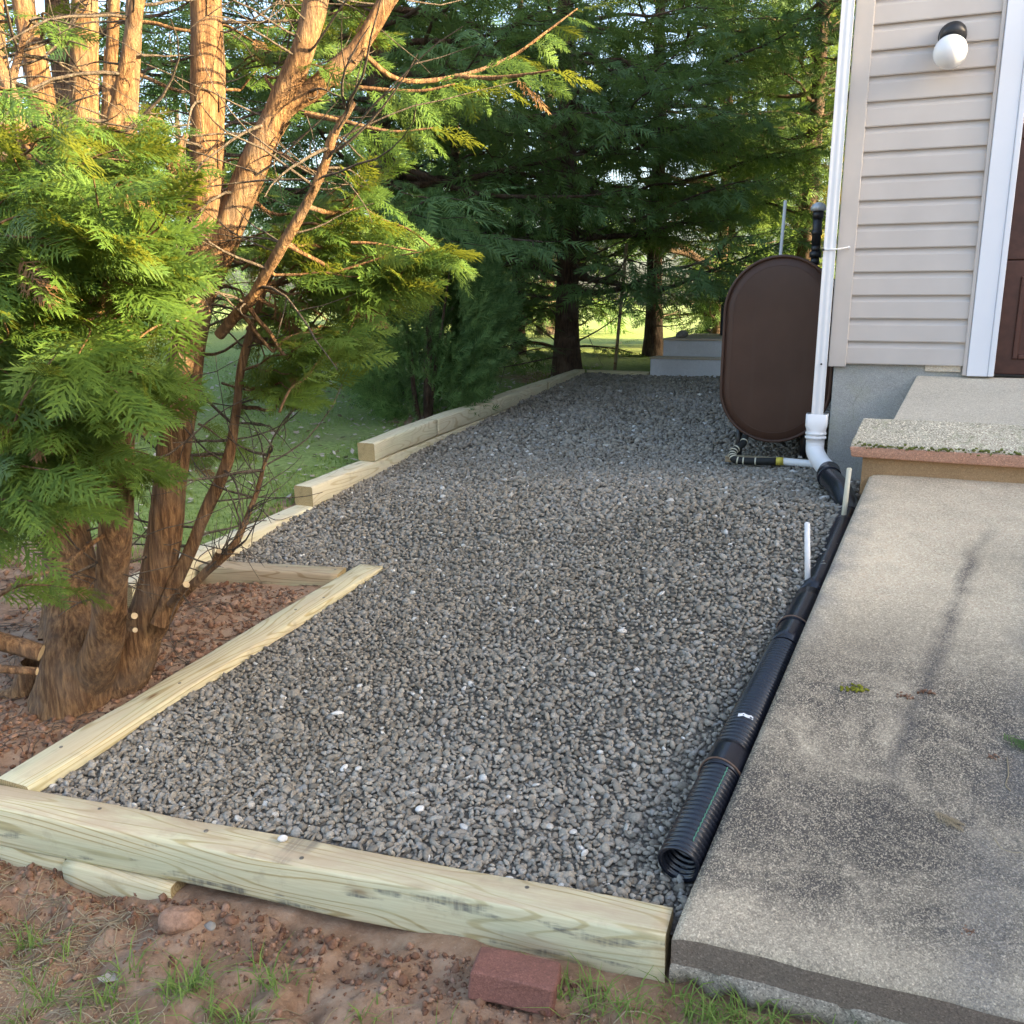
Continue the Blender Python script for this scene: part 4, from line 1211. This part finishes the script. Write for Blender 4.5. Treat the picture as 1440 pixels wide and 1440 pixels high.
# peeling strips of bark
SV, SF, so_ = [], [], 0
for k, v in STEMS.items():
    if k in ('F', 'K', 'K2', 'E'): continue
    sp = smooth_path(stem(v), 10); m_ = len(sp)
    for _ in range(46 if k in ('A', 'B', 'C', 'D', 'H') else 16):
        i0 = rng.integers(1, m_ - 6); ln_ = int(rng.integers(3, 6)); a = rng.uniform(0, 2 * math.pi); w_ = rng.uniform(.004, .011); lift = rng.uniform(.001, .004); flick = rng.uniform(.0, .02)
        pts = []
        for j in range(ln_):
            c_ = sp[i0 + j]; tg = unit(sp[min(m_ - 1, i0 + j + 1), :3] - sp[i0 + j - 1, :3]); u = unit(np.cross(tg, [0.3, 1, .1])); b_ = np.cross(tg, u)
            o_ = u * math.cos(a) + b_ * math.sin(a); sd = np.cross(tg, o_); t_ = j / (ln_ - 1)
            q = c_[:3] + o_ * (c_[3] * 1.01 + lift + flick * t_ * t_) - T1B; ww = w_ * (1 - .7 * t_)
            pts += [q - sd * ww, q + sd * ww]
        SV += pts; SF += [(so_ + 2*j, so_ + 2*j + 1, so_ + 2*j + 3, so_ + 2*j + 2) for j in range(ln_ - 1)]; so_ += 2 * ln_
link('bark_strips', np_mesh('bark_strips', np.array(SV), np.array(SF)), M['bark'], t1)['kind'] = 'stuff'
# cut stubs (pale discs) and horizontal logs at the left
def stub(pa, pb, r, name='branch_stub', mat='bark'):
    a = np.array(pa) - T1B; b = np.array(pb) - T1B
    m = MB().tube([a, (a+b)/2, b], [r*1.1, r, r*.97], 12, caps=False).build(name, M[mat], t1)
    d = unit(b - a)
    MB().tube([b - d*.002, b + d*.0015], [r*.93, r*.9], 12).build('cut_face', M['cream_wood'], m)
M['cream_wood'] = m_plain('fresh cut wood', (.47, .36, .22), .8, .15, 40)
stub(at(-60, 885, 2.35), at(58, 918, 2.5), .037)
stub(at(-40, 938, 2.3), at(52, 944, 2.42), .017)
stub(at(182, 868, 2.66), at(189, 866, 2.60), .014)
stub(at(184, 884, 2.66), at(190, 886, 2.60), .011)
stub(at(155, 722, 2.52), at(151, 724, 2.44), .013)
stub(at(240, 850, 2.84), at(262, 822, 2.80), .016)
stub(at(300, 795, 2.92), at(308, 775, 2.86), .012)
# bare dead twigs
tw = Wood()
def twig(p, d, L, r, n=7, curl=.25):
    P = [np.array(p)]; d = unit(np.array(d)); c = rng.normal(0, curl, 3)
    for k in range(n):
        d = unit(d + c / n + rng.normal(0, .10, 3)); P.append(P[-1] + d * L / n)
    P = np.array(P); tw.tube(P - T1B, np.linspace(r, r * .3, len(P)), 4); return P
for k in range(330):
    q = ALLST[rng.integers(0, len(ALLST))]
    if q[2] < .55: continue
    d = rng.normal(0, 1, 3); d[2] = abs(d[2]) * .3 - .05
    P = twig(q, d, rng.uniform(.18, .75), rng.uniform(.003, .0075), curl=.7)
    if rng.random() < .6:
        for _ in range(2):
            twig(P[rng.integers(2, 6)], d + rng.normal(0, .8, 3), rng.uniform(.1, .3), .0025, 5, .8)
for x, y, Y in ((300,795,2.92),(340,745,2.97),(258,837,2.85),(360,690,3.0),(310,780,2.93),(350,720,2.98)):
    for _ in range(5):
        twig(at(x, y, Y), rng.normal(0, .6, 3) + np.array([.5, -.1, .45]), rng.uniform(.1, .28), .0032, 6, .6)
link('dead_twigs', tw.mesh('dead_twigs'), M['dead'], t1)['kind'] = 'stuff'
# sprays: branches ending inside masses of foliage
cr = Crown(); bw = Wood()
def mass(cx_, cy_, rx_, ry_, Y0, Y1, nb, d0, L=(.35, .7), sl=.24, step=.06, droop=.25):
    for k in range(nb):
        a = rng.uniform(0, 2 * math.pi); r_ = math.sqrt(rng.uniform(0, 1))
        e = at(cx_ + rx_ * r_ * math.cos(a), cy_ + ry_ * r_ * math.sin(a), rng.uniform(Y0, Y1))
        d = unit(np.array(d0) + rng.normal(0, .28, 3)); Lb = rng.uniform(*L)
        p0 = e - d * Lb
        br = curve(p0, e, rng.normal(.03, .06), 5, .03)
        bw.tube(br - T1B, np.linspace(.0065, .0022, len(br)), 4)
        leafy(cr, br, sl * 1.12, step * 1.15, .38, droop, .08, 48, True, (.40, -.55, .62))
        if rng.random() < .5:
            j = ALLST[np.argmin(np.linalg.norm(ALLST - p0, axis=1))]
            cn = curve(j, p0, -.04, 5, .03); bw.tube(cn - T1B, np.linspace(.010, .0065, len(cn)), 5)
RT = (.86, -.28, .02)
mass(85, 255, 120, 60, 1.9, 2.6, 15, (.80, -.30, .10), sl=.24)
mass(205, 285, 45, 28, 2.1, 2.5, 4, (.9, -.2, .18), L=(.3, .5), sl=.22)
mass(70, 400, 120, 70, 1.9, 2.6, 18, RT, sl=.25)
mass(225, 385, 40, 22, 2.2, 2.55, 4, (.9, -.15, .15), L=(.3, .5), sl=.22)
mass(70, 520, 125, 60, 1.9, 2.6, 18, RT, sl=.26)
mass(200, 540, 40, 34, 2.2, 2.6, 4, (.9, -.2, .0), L=(.3, .5), sl=.23)
mass(50, 630, 95, 55, 1.9, 2.5, 12, (.8, -.35, -.10), sl=.25, droop=.4)
mass(15, 705, 55, 45, 1.9, 2.4, 5, (.8, -.3, -.15), sl=.22, droop=.4)
mass(195, 650, 35, 22, 2.4, 2.65, 4, (.9, -.1, -.1), L=(.25, .4), sl=.19)
mass(100, 830, 8, 6, 2.05, 2.12, 1, (.95, -.1, .02), L=(.28, .32), sl=.16, step=.04)
mass(70, 190, 100, 40, 2.0, 2.6, 8, (.80, -.30, .20), L=(.3, .55), sl=.21)
mass(190, 215, 55, 35, 2.2, 2.6, 5, (.85, -.25, .25), L=(.25, .45), sl=.2)
mass(120, 330, 110, 40, 2.0, 2.5, 8, (.85, -.25, .12), sl=.24)
mass(470, 330, 45, 30, 3.0, 3.3, 5, (.9, -.1, .3), L=(.2, .4), sl=.2)
mass(560, 370, 45, 20, 3.0, 3.3, 5, (.93, -.1, .28), L=(.3, .5), sl=.2)
mass(350, 250, 50, 40, 3.1, 3.5, 4, (.85, -.05, .25), L=(.2, .35), sl=.17)
mass(415, 325, 45, 32, 3.0, 3.4, 7, (.85, -.1, .3), L=(.2, .4), sl=.19)
mass(515, 395, 60, 26, 3.0, 3.4, 9, (.95, -.05, .22), L=(.3, .55), sl=.23)
mass(620, 356, 20, 10, 3.05, 3.2, 4, (.93, -.1, .30), L=(.3, .5), sl=.19)
mass(455, 480, 38, 18, 2.8, 3.2, 7, (.92, -.15, .22), L=(.25, .45), sl=.21)
mass(400, 545, 40, 26, 2.9, 3.2, 6, (.9, -.1, -.02), L=(.2, .4), sl=.19)
mass(380, 440, 40, 35, 3.1, 3.4, 5, (.9, -.05, .1), L=(.2, .35), sl=.18)
mass(310, 640, 30, 20, 3.0, 3.3, 2, (.8, .1, -.2), L=(.2, .3), sl=.15)
mass(430, 100, 60, 36, 3.0, 3.5, 5, (.9, .0, .15), L=(.2, .4), sl=.17)
mass(480, 40, 50, 30, 3.0, 3.5, 4, (.9, .0, .15), L=(.2, .4), sl=.17)
mass(380, 50, 45, 40, 3.1, 3.6, 4, (.9, .0, .1), L=(.2, .4), sl=.16)
mass(520, 255, 45, 25, 3.0, 3.3, 5, (.9, .0, .2), L=(.2, .4), sl=.17)
mass(50, 30, 60, 40, 2.5, 3.2, 3, (.8, .0, .1), L=(.2, .4), sl=.15)
mass(215, 160, 50, 40, 2.4, 2.9, 4, (.8, .0, .2), L=(.2, .4), sl=.16)
# the long sunlit bough reaching over the gravel
for path in ([(502,68,3.2),(560,112,3.3),(640,108,3.45),(715,82,3.6),(768,45,3.7),(812,12,3.78)], [(640,108,3.45),(690,110,3.45),(740,105,3.4),(780,98,3.38)], [(452,118,3.16),(520,125,3.2),(590,128,3.25),(640,118,3.3)],
             [(430,160,3.1),(480,170,3.1),(550,185,3.15),(610,180,3.2)]):
    P = smooth_path([at(*q) for q in path], 5)
    bw.tube(P - T1B, np.linspace(.012, .003, len(P)), 5)
    leafy(cr, P, .21, .05, .45, .75, .3, 60, True, (.3, -.7, .4))
# crown above the frame
for k in range(40):
    z = rng.uniform(3.3, 6.2); az = rng.uniform(0, 2 * math.pi); L = rng.uniform(.7, 1.5) * (1.2 - (z - 3.3) / 4.5)
    p0 = np.array([-2.75, 2.9, z]) + rng.normal(0, .15, 3); e = p0 + np.array([math.cos(az) * L, math.sin(az) * L, L * .25])
    br = curve(p0, e, 0, 5, .03); bw.tube(br - T1B, np.linspace(.012, .003, len(br)), 4); leafy(cr, br, .3, .10, .4, .3, .2)
cd = Crown()
for k in rng.choice(len(cr.p), 60, replace=False): cd.put(np.array(cr.p[k]) - T1B + rng.normal(0, .02, 3), np.array(cr.d[k]) + np.array([0, 0, -.6]), cr.n[k], cr.l[k] * .8)
link('dead_sprays', cd.mesh('dead_sprays', SPR_NEAR), M['leaf_rust'], t1)['kind'] = 'stuff'
cr.p = [np.array(p) - T1B for p in cr.p]
link('branches', bw.mesh('branches'), M['bark'], t1)['kind'] = 'stuff'
co = link('crown', cr.mesh('crown', SPR_NEAR), M['leaf'], t1)
TRI['t1'] = len(co.data.polygons) + 2 * (len(wm.polygons) + len(tw.F) * 20 + sum(len(f) for f in bw.F))

# ------------------------------------------------------------------ TREES BEHIND
GT = 'evergreens along the lawn behind the timbers'
def gz(x, y): return float(ground_z(x, y)) - .02
DK = (M['bark_dark'], M['leaf_dark'])
conifer('cypress_tree', 'tall dark cypress whose trunk stands at the far timber corner', (-4.0, 11.95, gz(-4.0, 11.95)), 9.0, 3.0, 1.1, 96, DK, 101, .40, .155, group=GT, sec_step=.22, sp_step=.095, bare=.42)
conifer('cypress_tree', 'cypress with low sweeping boughs behind the grey concrete steps', (-3.55, 15.2, gz(-3.55, 15.2)), 9.0, 3.2, 1.75, 96, DK, 102, .46, .13, group=GT, sec_step=.25, sp_step=.11)
conifer('cypress_tree', 'broad cypress with shaded boughs hanging above the arborvitae shrub', (-5.3, 9.3, gz(-5.3, 9.3)), 8.0, 3.1, 1.9, 95, DK, 103, .36, .17, group=GT, sec_step=.22, sp_step=.09)
conifer('cypress_tree', 'shaded cypress standing on the lawn behind the many-stemmed tree', (-6.9, 6.6, gz(-6.9, 6.6)), 7.5, 2.3, 1.6, 60, DK, 104, .36, .15, group=GT, sec_step=.28, sp_step=.13)
conifer('cypress_tree', 'distant cypress on the lawn beyond the brown bush', (-8.3, 14.5, gz(-8.3, 14.5)), 8.5, 2.6, 1.4, 60, DK, 105, .5, .16, group=GT, sec_step=.34, sp_step=.15)
arborvitae('arborvitae_shrub', 'dense dark green arborvitae shrub beside the stepped rear timbers', (-4.32, 8.35, gz(-4.32, 8.35)), 2.25, .78, 4600, .21, (M['bark_dark'], M['leaf_blue']), 106, 'shrub')
conifer('twiggy_bush', 'brown twiggy bush at the back of the lawn', (-7.4, 12.2, gz(-7.4, 12.2)), 1.2, .7, .05, 34, (M['dead'], M['leaf_brown']), 107, .15, .03, cat='bush', up=.6, sec_step=.2, sp_step=.10)
for i, (x, y, h, r_, ml, sd, lab) in enumerate(((-2.75, 19.5, 8.5, .9, 'leaf_blue', 111, 'green columnar arborvitae at the left end of the hedge behind the tank'),
        (-1.75, 19.8, 8.6, .85, 'leaf_dark', 112, 'olive green columnar arborvitae in the hedge beside the golden one'),
        (-.95, 20.2, 8.8, .85, 'leaf_gold', 113, 'golden sunlit columnar arborvitae seen beside the downspout'))):
    arborvitae('arborvitae_tree', lab, (x, y, gz(x, y)), h, r_, 3000, .34, (M['bark_dark'], M[ml]), sd, 'tree', 'columnar arborvitae hedge', nst=3)
for i, (x, y, h, r_) in enumerate(((-12, 21, 9, 3.0), (-20, 20, 8, 3.0), (-8.2, 23, 10, 3.0), (-26, 30, 11, 4), (-14.5, 31, 11, 3.6), (-17, 36, 12, 4.2), (-32, 18, 9, 4), (-15, 11, 7.5, 2.2))):
    labs = ['rounded', 'low', 'tall', 'wide', 'dark', 'large', 'outlying', 'slim']
    conifer('distant_tree', ['distant evergreen left of the brown bush, far across the lawn', 'low distant evergreen in front of the pale blue house', 'tall distant evergreen rising behind the brown bush', 'wide distant evergreen beyond the pale blue house', 'dark distant evergreen standing well behind the brown bush', 'large distant evergreen far behind the arborvitae shrub', 'outlying distant evergreen past the end of the pale blue house', 'slim evergreen on the lawn between the cypress stems and the pale blue house'][i], (x, y, gz(x, y)), h, r_, .15, 52, DK, 120 + i, 1.0, .2, cat='tree', group='distant evergreens beyond the lawn', sec_step=.7, sp_step=.30, bits=False)

conifer('cypress_tree', 'cypress whose boughs hang over the landing behind the oil tank', (-1.3, 17.2, gz(-1.3, 17.2)), 9.5, 2.7, 2.9, 80, DK, 108, .46, .16, group=GT, sec_step=.27, sp_step=.12)
def bare_limbs(tree, seed, n=26, r=1.5, z=(.25, 2.4)):
    g = np.random.default_rng(seed); w = Wood()
    for k in range(n):
        a = g.uniform(0, 6.28); z0 = g.uniform(*z); L = r * g.uniform(.4, 1.1); d = np.array([math.cos(a), math.sin(a), g.uniform(-.1, .75)])
        P = smooth_path([d * .1 + [0, 0, z0], d * L * .5 + [0, 0, z0 + g.normal(0, .04)], d * L + [g.normal(0, .08), g.normal(0, .08), z0 + g.uniform(-.05, .12)]], 4)
        w.tube(P, np.linspace(.013, .003, len(P)), 4)
        for _ in range(4):
            q = P[g.integers(2, len(P) - 1)]; e = q + g.normal(0, .22, 3); w.tube(np.array([q, (q + e) / 2 + g.normal(0, .02, 3), e]), [.005, .004, .002], 3)
    o = link('dead_limbs', w.mesh('dead_limbs'), M['dead'], tree); o['kind'] = 'stuff'
for _t, _s2 in zip([o for o in bpy.data.objects if o.get('group') == GT][:2], (301, 302)): bare_limbs(_t, _s2)
conifer('cypress_tree', 'young cypress with boughs down to the grass between the far trunks', (-5.7, 14.6, gz(-5.7, 14.6)), 6.5, 2.0, .2, 80, DK, 109, .40, .10, group=GT, sec_step=.27, sp_step=.12)
conifer('cypress_tree', 'young cypress with low boughs behind the mossy stone on the steps', (-2.9, 18.0, gz(-2.9, 18.0)), 6.5, 1.8, .2, 80, DK, 110, .42, .10, group=GT, sec_step=.27, sp_step=.12)
conifer('cypress_tree', 'low bushy cypress between the arborvitae shrub and the far corner trunk', (-5.4, 11.4, gz(-5.4, 11.4)), 4.5, 1.5, .15, 66, DK, 114, .34, .08, group=GT, sec_step=.24, sp_step=.11)
# neighbour's house far behind the trees
nh = empty('neighbour_house', (-21, 13, gz(-21, 13)), R(35)); tag(nh, 'pale blue sided neighbouring house glimpsed through the cypress branches', 'house')
MB().box((-5, -3, -.5), (5, 3, 3.0)).build('wall', M['nwall'], nh)
for k in range(18): MB().box((-5.02, -3.025, k*.165), (5.02, -3.002, k*.165+.15)).build('siding_board', M['nwall'], nh)
for x in (-3, -.4, 2.6):
    w_ = MB().box((x-.5, -3.05, .9), (x+.5, -3.026, 2.2)).build('window', M['trim'], nh); MB().box((x-.42, -3.06, .98), (x+.42, -3.051, 2.12)).build('pane', M['glass'], w_)
MB().add([(-5.4,-3.4,3.0),(5.4,-3.4,3.0),(5.4,0,5),(-5.4,0,5),(-5.4,3.4,3.0),(5.4,3.4,3.0)], [(0,1,2,3),(3,2,5,4),(0,3,4),(1,5,2),(0,4,5,1)]).build('roof', M['roof'], nh)

# ------------------------------------------------------------------ GROUND COVER
def blades(P, h, w, lean, name, mat, label, cat, curl=.5):
    n = len(P); a = rng.uniform(0, 2*math.pi, n); ln = rng.uniform(.1, 1, n) * lean
    d = np.stack([np.cos(a), np.sin(a), np.zeros(n)], -1); s = np.stack([-np.sin(a), np.cos(a), np.zeros(n)], -1)
    h = h[:, None]; w = w[:, None] if np.ndim(w) else w
    up_ = np.array([0, 0, 1.0])
    ln = ln[:, None]
    m_ = P + up_ * h * .55 + d * h * ln * .35; t_ = P + up_ * h * (1 - curl * .5 * ln) + d * h * ln * 1.1
    V = np.stack([P - s * w, P + s * w, m_ - s * w * .8, m_ + s * w * .8, t_], 1)
    F_ = np.array([(0,1,3),(0,3,2),(2,3,4)])
    Fa = (F_[None] + (np.arange(n) * 5)[:, None, None]).reshape(-1, 3)
    o = link(name, np_mesh(name, V.reshape(-1, 3), Fa, False), mat)
    return tag(o, label, cat, kind='stuff')
def on_ground(X, Y, dz=-.003): return np.stack([X, Y, ground_z(X, Y) + dz], -1)
# lawn
n = 30000
X = -3.82 - rng.power(.55, n) * 7.5; Y = 4.2 + rng.uniform(0, 1, n) ** 1.3 * 9
k = (vnoise(X * 1.3, Y * 1.3, 0, 9) > -.55) & (np.hypot(X + 4.3, Y - 8.3) > .35)
X, Y = X[k], Y[k]; n = len(X)
blades(on_ground(X, Y), rng.uniform(.02, .05, n), rng.uniform(.002, .0042, n), 1.0, 'lawn_grass', M['grass'], 'short green lawn behind the rear timbers', 'grass')
# sparse tufts on the front dirt
tx, ty = [], []
for k in range(95):
    cx_, cy_ = rng.uniform(-2.9, -.35), rng.uniform(1.05, 1.72)
    if vnoise(cx_ * 2, cy_ * 2, 0, 77) < -.25: continue
    m_ = rng.integers(10, 42); tx.append(cx_ + rng.normal(0, .028, m_)); ty.append(cy_ + rng.normal(0, .022, m_))
for cx_ in np.linspace(-.60, .2, 18):
    m_ = rng.integers(18, 42); tx.append(cx_ + rng.normal(0, .03, m_)); ty.append((1.90 if cx_ < -.38 else 1.965) + rng.normal(0, .03, m_))
for k in range(16):
    cx_, cy_ = rng.uniform(-.55, .3), rng.uniform(1.55, 1.9)
    m_ = rng.integers(14, 36); tx.append(cx_ + rng.normal(0, .035, m_)); ty.append(cy_ + rng.normal(0, .03, m_))
X = np.concatenate(tx); Y = np.concatenate(ty); n = len(X)
k = Y < np.where(X < -.39, 1.96, 2.02); X, Y = X[k], Y[k]; n = len(X)
blades(on_ground(X, Y), rng.uniform(.02, .085, n), rng.uniform(.0013, .0028, n), 2.1, 'front_grass', M['grass'], 'sparse green grass tufts growing in the front dirt', 'grass')
# straw
def strands(n, X, Y, L, mat, name, label, r=.0011):
    w = Wood(); Z = ground_z(X, Y)
    for i in range(n):
        a = rng.uniform(0, 2*math.pi); c = rng.normal(0, 1.6); P = [np.array([X[i], Y[i], Z[i] + .003])]
        for k in range(4):
            a += c / 4; P.append(P[-1] + np.array([math.cos(a), math.sin(a), 0]) * L[i] / 4)
        P = np.array(P); P[:, 2] = ground_z(P[:, 0], P[:, 1]) + .004 + rng.uniform(0, .012) * np.sin(np.linspace(0, math.pi, 5))
        w.tube(P, r, 3)
    return tag(link(name, w.mesh(name), mat), label, 'straw', kind='stuff')
n = 3000
X = rng.uniform(-2.9, .1, n); Y = 1.02 + rng.uniform(0, 1, n) ** .8 * .84
k = (vnoise(X * 2.4, Y * 2.4, 0, 55) > -.3); X, Y = X[k], Y[k]
strands(len(X), X, Y, rng.uniform(.03, .15, len(X)), M['straw'], 'dry_grass', 'dry straw and dead grass scattered on the front dirt', .0015)
n = 900
X = rng.uniform(-5.2, -2.86, n); Y = rng.uniform(2.0, 4.2, n)
strands(n, X, Y, rng.uniform(.04, .22, n), M['dead'], 'needle_litter', 'brown twigs and needle litter on the soil under the cypress', .0018)['category'] = 'litter'
# clods of soil
n = 2300
X = rng.uniform(-2.9, -.5, n); Y = 1.95 - np.abs(rng.normal(0, .15, n)); sz = np.clip(rng.lognormal(-5.35, .6, n), .0018, .018)
X2 = rng.uniform(-3.7, -2.86, 3200); Y2 = rng.uniform(2.0, 4.1, 3200); s2 = np.clip(rng.lognormal(-4.85, .5, 3200), .003, .026)
X4 = rng.uniform(-5.2, -3.6, 1500); Y4 = rng.uniform(1.9, 4.3, 1500); s4 = np.clip(rng.lognormal(-4.7, .5, 1500), .003, .03)
X3 = rng.uniform(-3, 0, 900); Y3 = rng.uniform(1.0, 1.85, 900); s3 = np.clip(rng.lognormal(-5.3, .5, 900), .0015, .012)
X, Y, sz = np.concatenate([X, X2, X3, X4]), np.concatenate([Y, Y2, Y3, Y4]), np.concatenate([sz, s2, s3, s4])
V, Fc = scatter_lumps(on_ground(X, Y, .0) + np.stack([0*X, 0*X, sz * .25], -1), sz, 1, (1, .85, .7), 1.6, .6)
tag(link('soil_clods', np_mesh('soil_clods', V, Fc), M['clod']), 'crumbled red-brown soil clods along the timbers', 'soil', kind='stuff')
# single stones and lumps that can be told apart
def lump(name, label, x, y, r, mat, asp=(1, .85, .7), cat='stone'):
    V, Fc = scatter_lumps(np.array([[0, 0, r * asp[2] * .55]]), np.array([r]), 3, asp, .3, .3)
    V = V + .08 * r * np.stack([fbm(V[:, 0] / r * 2.5, V[:, 1] / r * 2.5, V[:, 2] / r * 2.5, k, 3) for k in (1, 2, 3)], -1)
    o = link(name, np_mesh(name, V, Fc), M[mat]); o.location = (x, y, float(ground_z(x, y)) - .004); o.rotation_euler = (0, 0, rng.uniform(0, 6))
    tag(o, label, cat); return o
lump('soil_lump', 'round red soil lump in front of the short offcut block', -1.80, 1.83, .052, 'clod', cat='soil lump')
lump('soil_lump', 'small grey pebble beside the round red soil lump', -1.72, 1.86, .018, 'stone')
lump('soil_lump', 'two-lobed orange soil lump among dry grass in front of the brick', -1.12, 1.62, .034, 'clod', (1, .7, .6), cat='soil lump')
lump('field_stone', 'smooth grey stone lying in the dry grass', -1.12, 1.36, .022, 'stone')
lump('field_stone', 'darker grey stone lying beside the smooth grey one', -1.20, 1.34, .020, 'stone')
for (x, y, zt, r, nm, lab) in ((-1.602, 2.075, .122, .017, 'white_pebble', 'white pebble resting on top of the front timber'),):
    V, Fc = scatter_lumps(np.array([[0, 0, r * .4]]), np.array([r]), 2, (1, .7, .55), .3); o = link(nm, np_mesh(nm, V, Fc), M['whitestone']); o.location = (x, y, zt); tag(o, lab, 'stone')
for (px_, py_, r, asp, lab) in ((475, 1003, .028, (1.0, .4, .3), 'long white stone lying upright on the grey gravel'), (484, 1080, .016, (1, .8, .6), 'bluish white stone on the gravel below the long white one'), (590, 1137, .017, (1, .7, .5), 'flat white stone on the gravel near the front timber')):
    Yq = 2.6
    for _ in range(30):
        q = at(px_, py_, Yq); Yq += (q[2] - float(gravel_z(q[0], q[1])) - .012) * 1.6
    V, Fc = scatter_lumps(np.array([[0, 0, 0.0]]), np.array([r]), 2, asp, .3); o = link('white_stone', np_mesh('white_stone', V, Fc), M['whitestone']); o.location = q; o.rotation_euler = (R(15), 0, R(70)); tag(o, lab, 'stone')
n_ = 900; Xs = -2.12 + rng.normal(0, .13, n_) ; Ys = 1.50 + rng.normal(0, .055, n_); ss = rng.uniform(.0015, .005, n_)
V, Fc = scatter_lumps(on_ground(Xs, Ys, .002), ss, 1, (1, .6, .3), 1.2); tag(link('sawdust', np_mesh('sawdust', V, Fc), M['cream_wood']), 'pale sawdust spilled on the dirt below the low timber', 'sawdust', kind='stuff')
def leafy_piece(name, label, x, y, z, r, mat, slope=0.0, cat='leaf', asp=.6):
    n = 12; V = [(0, 0, .004)]; 
    for k in range(n):
        a = 2*math.pi*k/n; rr_ = r * (1 + .25 * rng.normal()); V.append((rr_*math.cos(a), asp*rr_*math.sin(a), .003 + abs(rng.normal(0, .18)) * r))
    o = MB().add(V, [(0, 1+k, 1+(k+1) % n) for k in range(n)], 0, False).build(name, mat)
    sm = o.modifiers.new('thick', 'SOLIDIFY'); sm.thickness = .0012
    o.location = (x, y, z); o.rotation_euler = (slope, 0, rng.uniform(0, 6)); tag(o, label, cat); return o
leafy_piece('fallen_leaf', 'curled grey-brown dead leaf on the front dirt, nearest the left corner', -1.62, 1.40, float(ground_z(-1.62, 1.40)), .045, M['leafdead'])
leafy_piece('fallen_leaf', 'small upright dead leaf in the dirt below the offcut block', -1.86, 1.62, float(ground_z(-1.86, 1.62)), .03, M['leafdead'])
leafy_piece('fallen_leaf', 'pale dead leaf lying in the grass beside the brick', -.56, 1.80, float(ground_z(-.56, 1.80)), .028, M['leafdead'])
leafy_piece('fallen_leaf', 'broad tan dead leaf lying beside the grey field stones', -1.42, 1.36, float(ground_z(-1.42, 1.36)), .04, M['leafdead'])
# leaves on the lawn
n = 2200
X = -3.9 - rng.power(.8, n) * 6; Y = 4.5 + rng.uniform(0, 1, n) * 9
P = on_ground(X, Y, .02); a = rng.uniform(0, 6.28, n); r_ = rng.uniform(.015, .04, n)
d = np.stack([np.cos(a), np.sin(a), rng.normal(0, .3, n)], -1) * r_[:, None]; s = np.stack([-np.sin(a), np.cos(a), rng.normal(0, .3, n)], -1) * r_[:, None] * .6
V = np.stack([P - d, P - s, P + d, P + s], 1).reshape(-1, 3); Fa = np.array([(0,1,2),(0,2,3)])[None] + (np.arange(n) * 4)[:, None, None]
tag(link('lawn_leaves', np_mesh('lawn_leaves', V, Fa.reshape(-1, 3), False), M['leafdead']), 'pale fallen leaves scattered over the lawn', 'leaves', kind='stuff')

# bits on the concrete slab
def on_slab(x, y): return float(slab_z(y)) + .001
SL = math.atan(.75 / 2.9)
ps = at(1205, 969, 3.0)
def slab_pt(px_, py_):
    lo_, hi_ = 1.6, 6.0
    for _ in range(40):
        m_ = (lo_ + hi_) / 2; q = at(px_, py_, m_)
        if q[2] > slab_z(m_): lo_ = m_
        else: hi_ = m_
    return at(px_, py_, (lo_ + hi_) / 2)
def crumb(name, label, px_, py_, r, mat, k=26, asp=(1, .8, .6), cat='debris', stretch=(1, .6)):
    p = slab_pt(px_, py_); Q = np.stack([rng.normal(0, r * stretch[0], k), rng.normal(0, r * stretch[1], k), np.zeros(k)], -1)
    Q[:, 2] = Q[:, 1] * math.tan(SL) + .003
    V, Fc = scatter_lumps(Q, rng.uniform(.15, .42, k) * r, 1, asp, 1, .4)
    o = link(name, np_mesh(name, V, Fc), mat); o.location = p; tag(o, label, cat)
    o['kind'] = 'stuff'; return o
crumb('moss_clump', 'yellow green moss tuft lying on the concrete slab', 1205, 969, .019, M['moss'], 60, cat='moss')
crumb('bark_crumbs', 'dark red-brown bark crumbs on the concrete slab', 1276, 981, .014, M['clod'], 30)
crumb('bark_crumbs', 'reddish crumbs trailing beside the darker bark crumbs', 1302, 974, .016, M['clod'], 26, stretch=(1.2, .4))
crumb('rust_crumbs', 'rust coloured crumbs on the lower slab', 1366, 1312, .011, M['clod'], 20)
crumb('orange_crumbs', 'orange brown crumbs near the cypress sprig', 1398, 1066, .012, M['clod'], 20)
def sprig(label, px_, py_, ang, L, mat):
    p = slab_pt(px_, py_); c = Crown(); d = np.array([math.cos(ang), math.sin(ang), math.sin(ang) * math.tan(SL)])
    c.put(np.zeros(3), d, np.array([.1, -math.sin(SL) + .2, 1.0]), L); c.put(d * L * .35, d + np.array([.3, .3, .05]), np.array([-.2, 0, 1.0]), L * .6)
    o = link('cypress_sprig', c.mesh('cypress_sprig', SPR_NEAR), mat); o.location = p + np.array([0, 0, .012]); tag(o, label, 'sprig')
sprig('dark green fallen cypress sprig at the side of the slab', 1410, 1035, R(-35), .12, M['leaf_dark'])
sprig('pale dry cypress sprig lying on the stained slab', 1312, 1145, R(-30), .09, M['straw'])
def thread(label, pts, name='dry_stem'):
    P = smooth_path([slab_pt(*q) + np.array([0, 0, .003]) for q in pts], 5)
    V, Fq, _, _ = tube_arr(P, .0016, 5); o = link(name, np_mesh(name, V, Fq), M['straw']); tag(o, label, 'stem')
thread('thin curled dry stem below the orange crumbs', [(1416,1066),(1418,1090),(1414,1105),(1421,1113)])
thread('curved pale dry stem near the dry sprig', [(1398,1180),(1408,1194),(1424,1200),(1436,1200)])
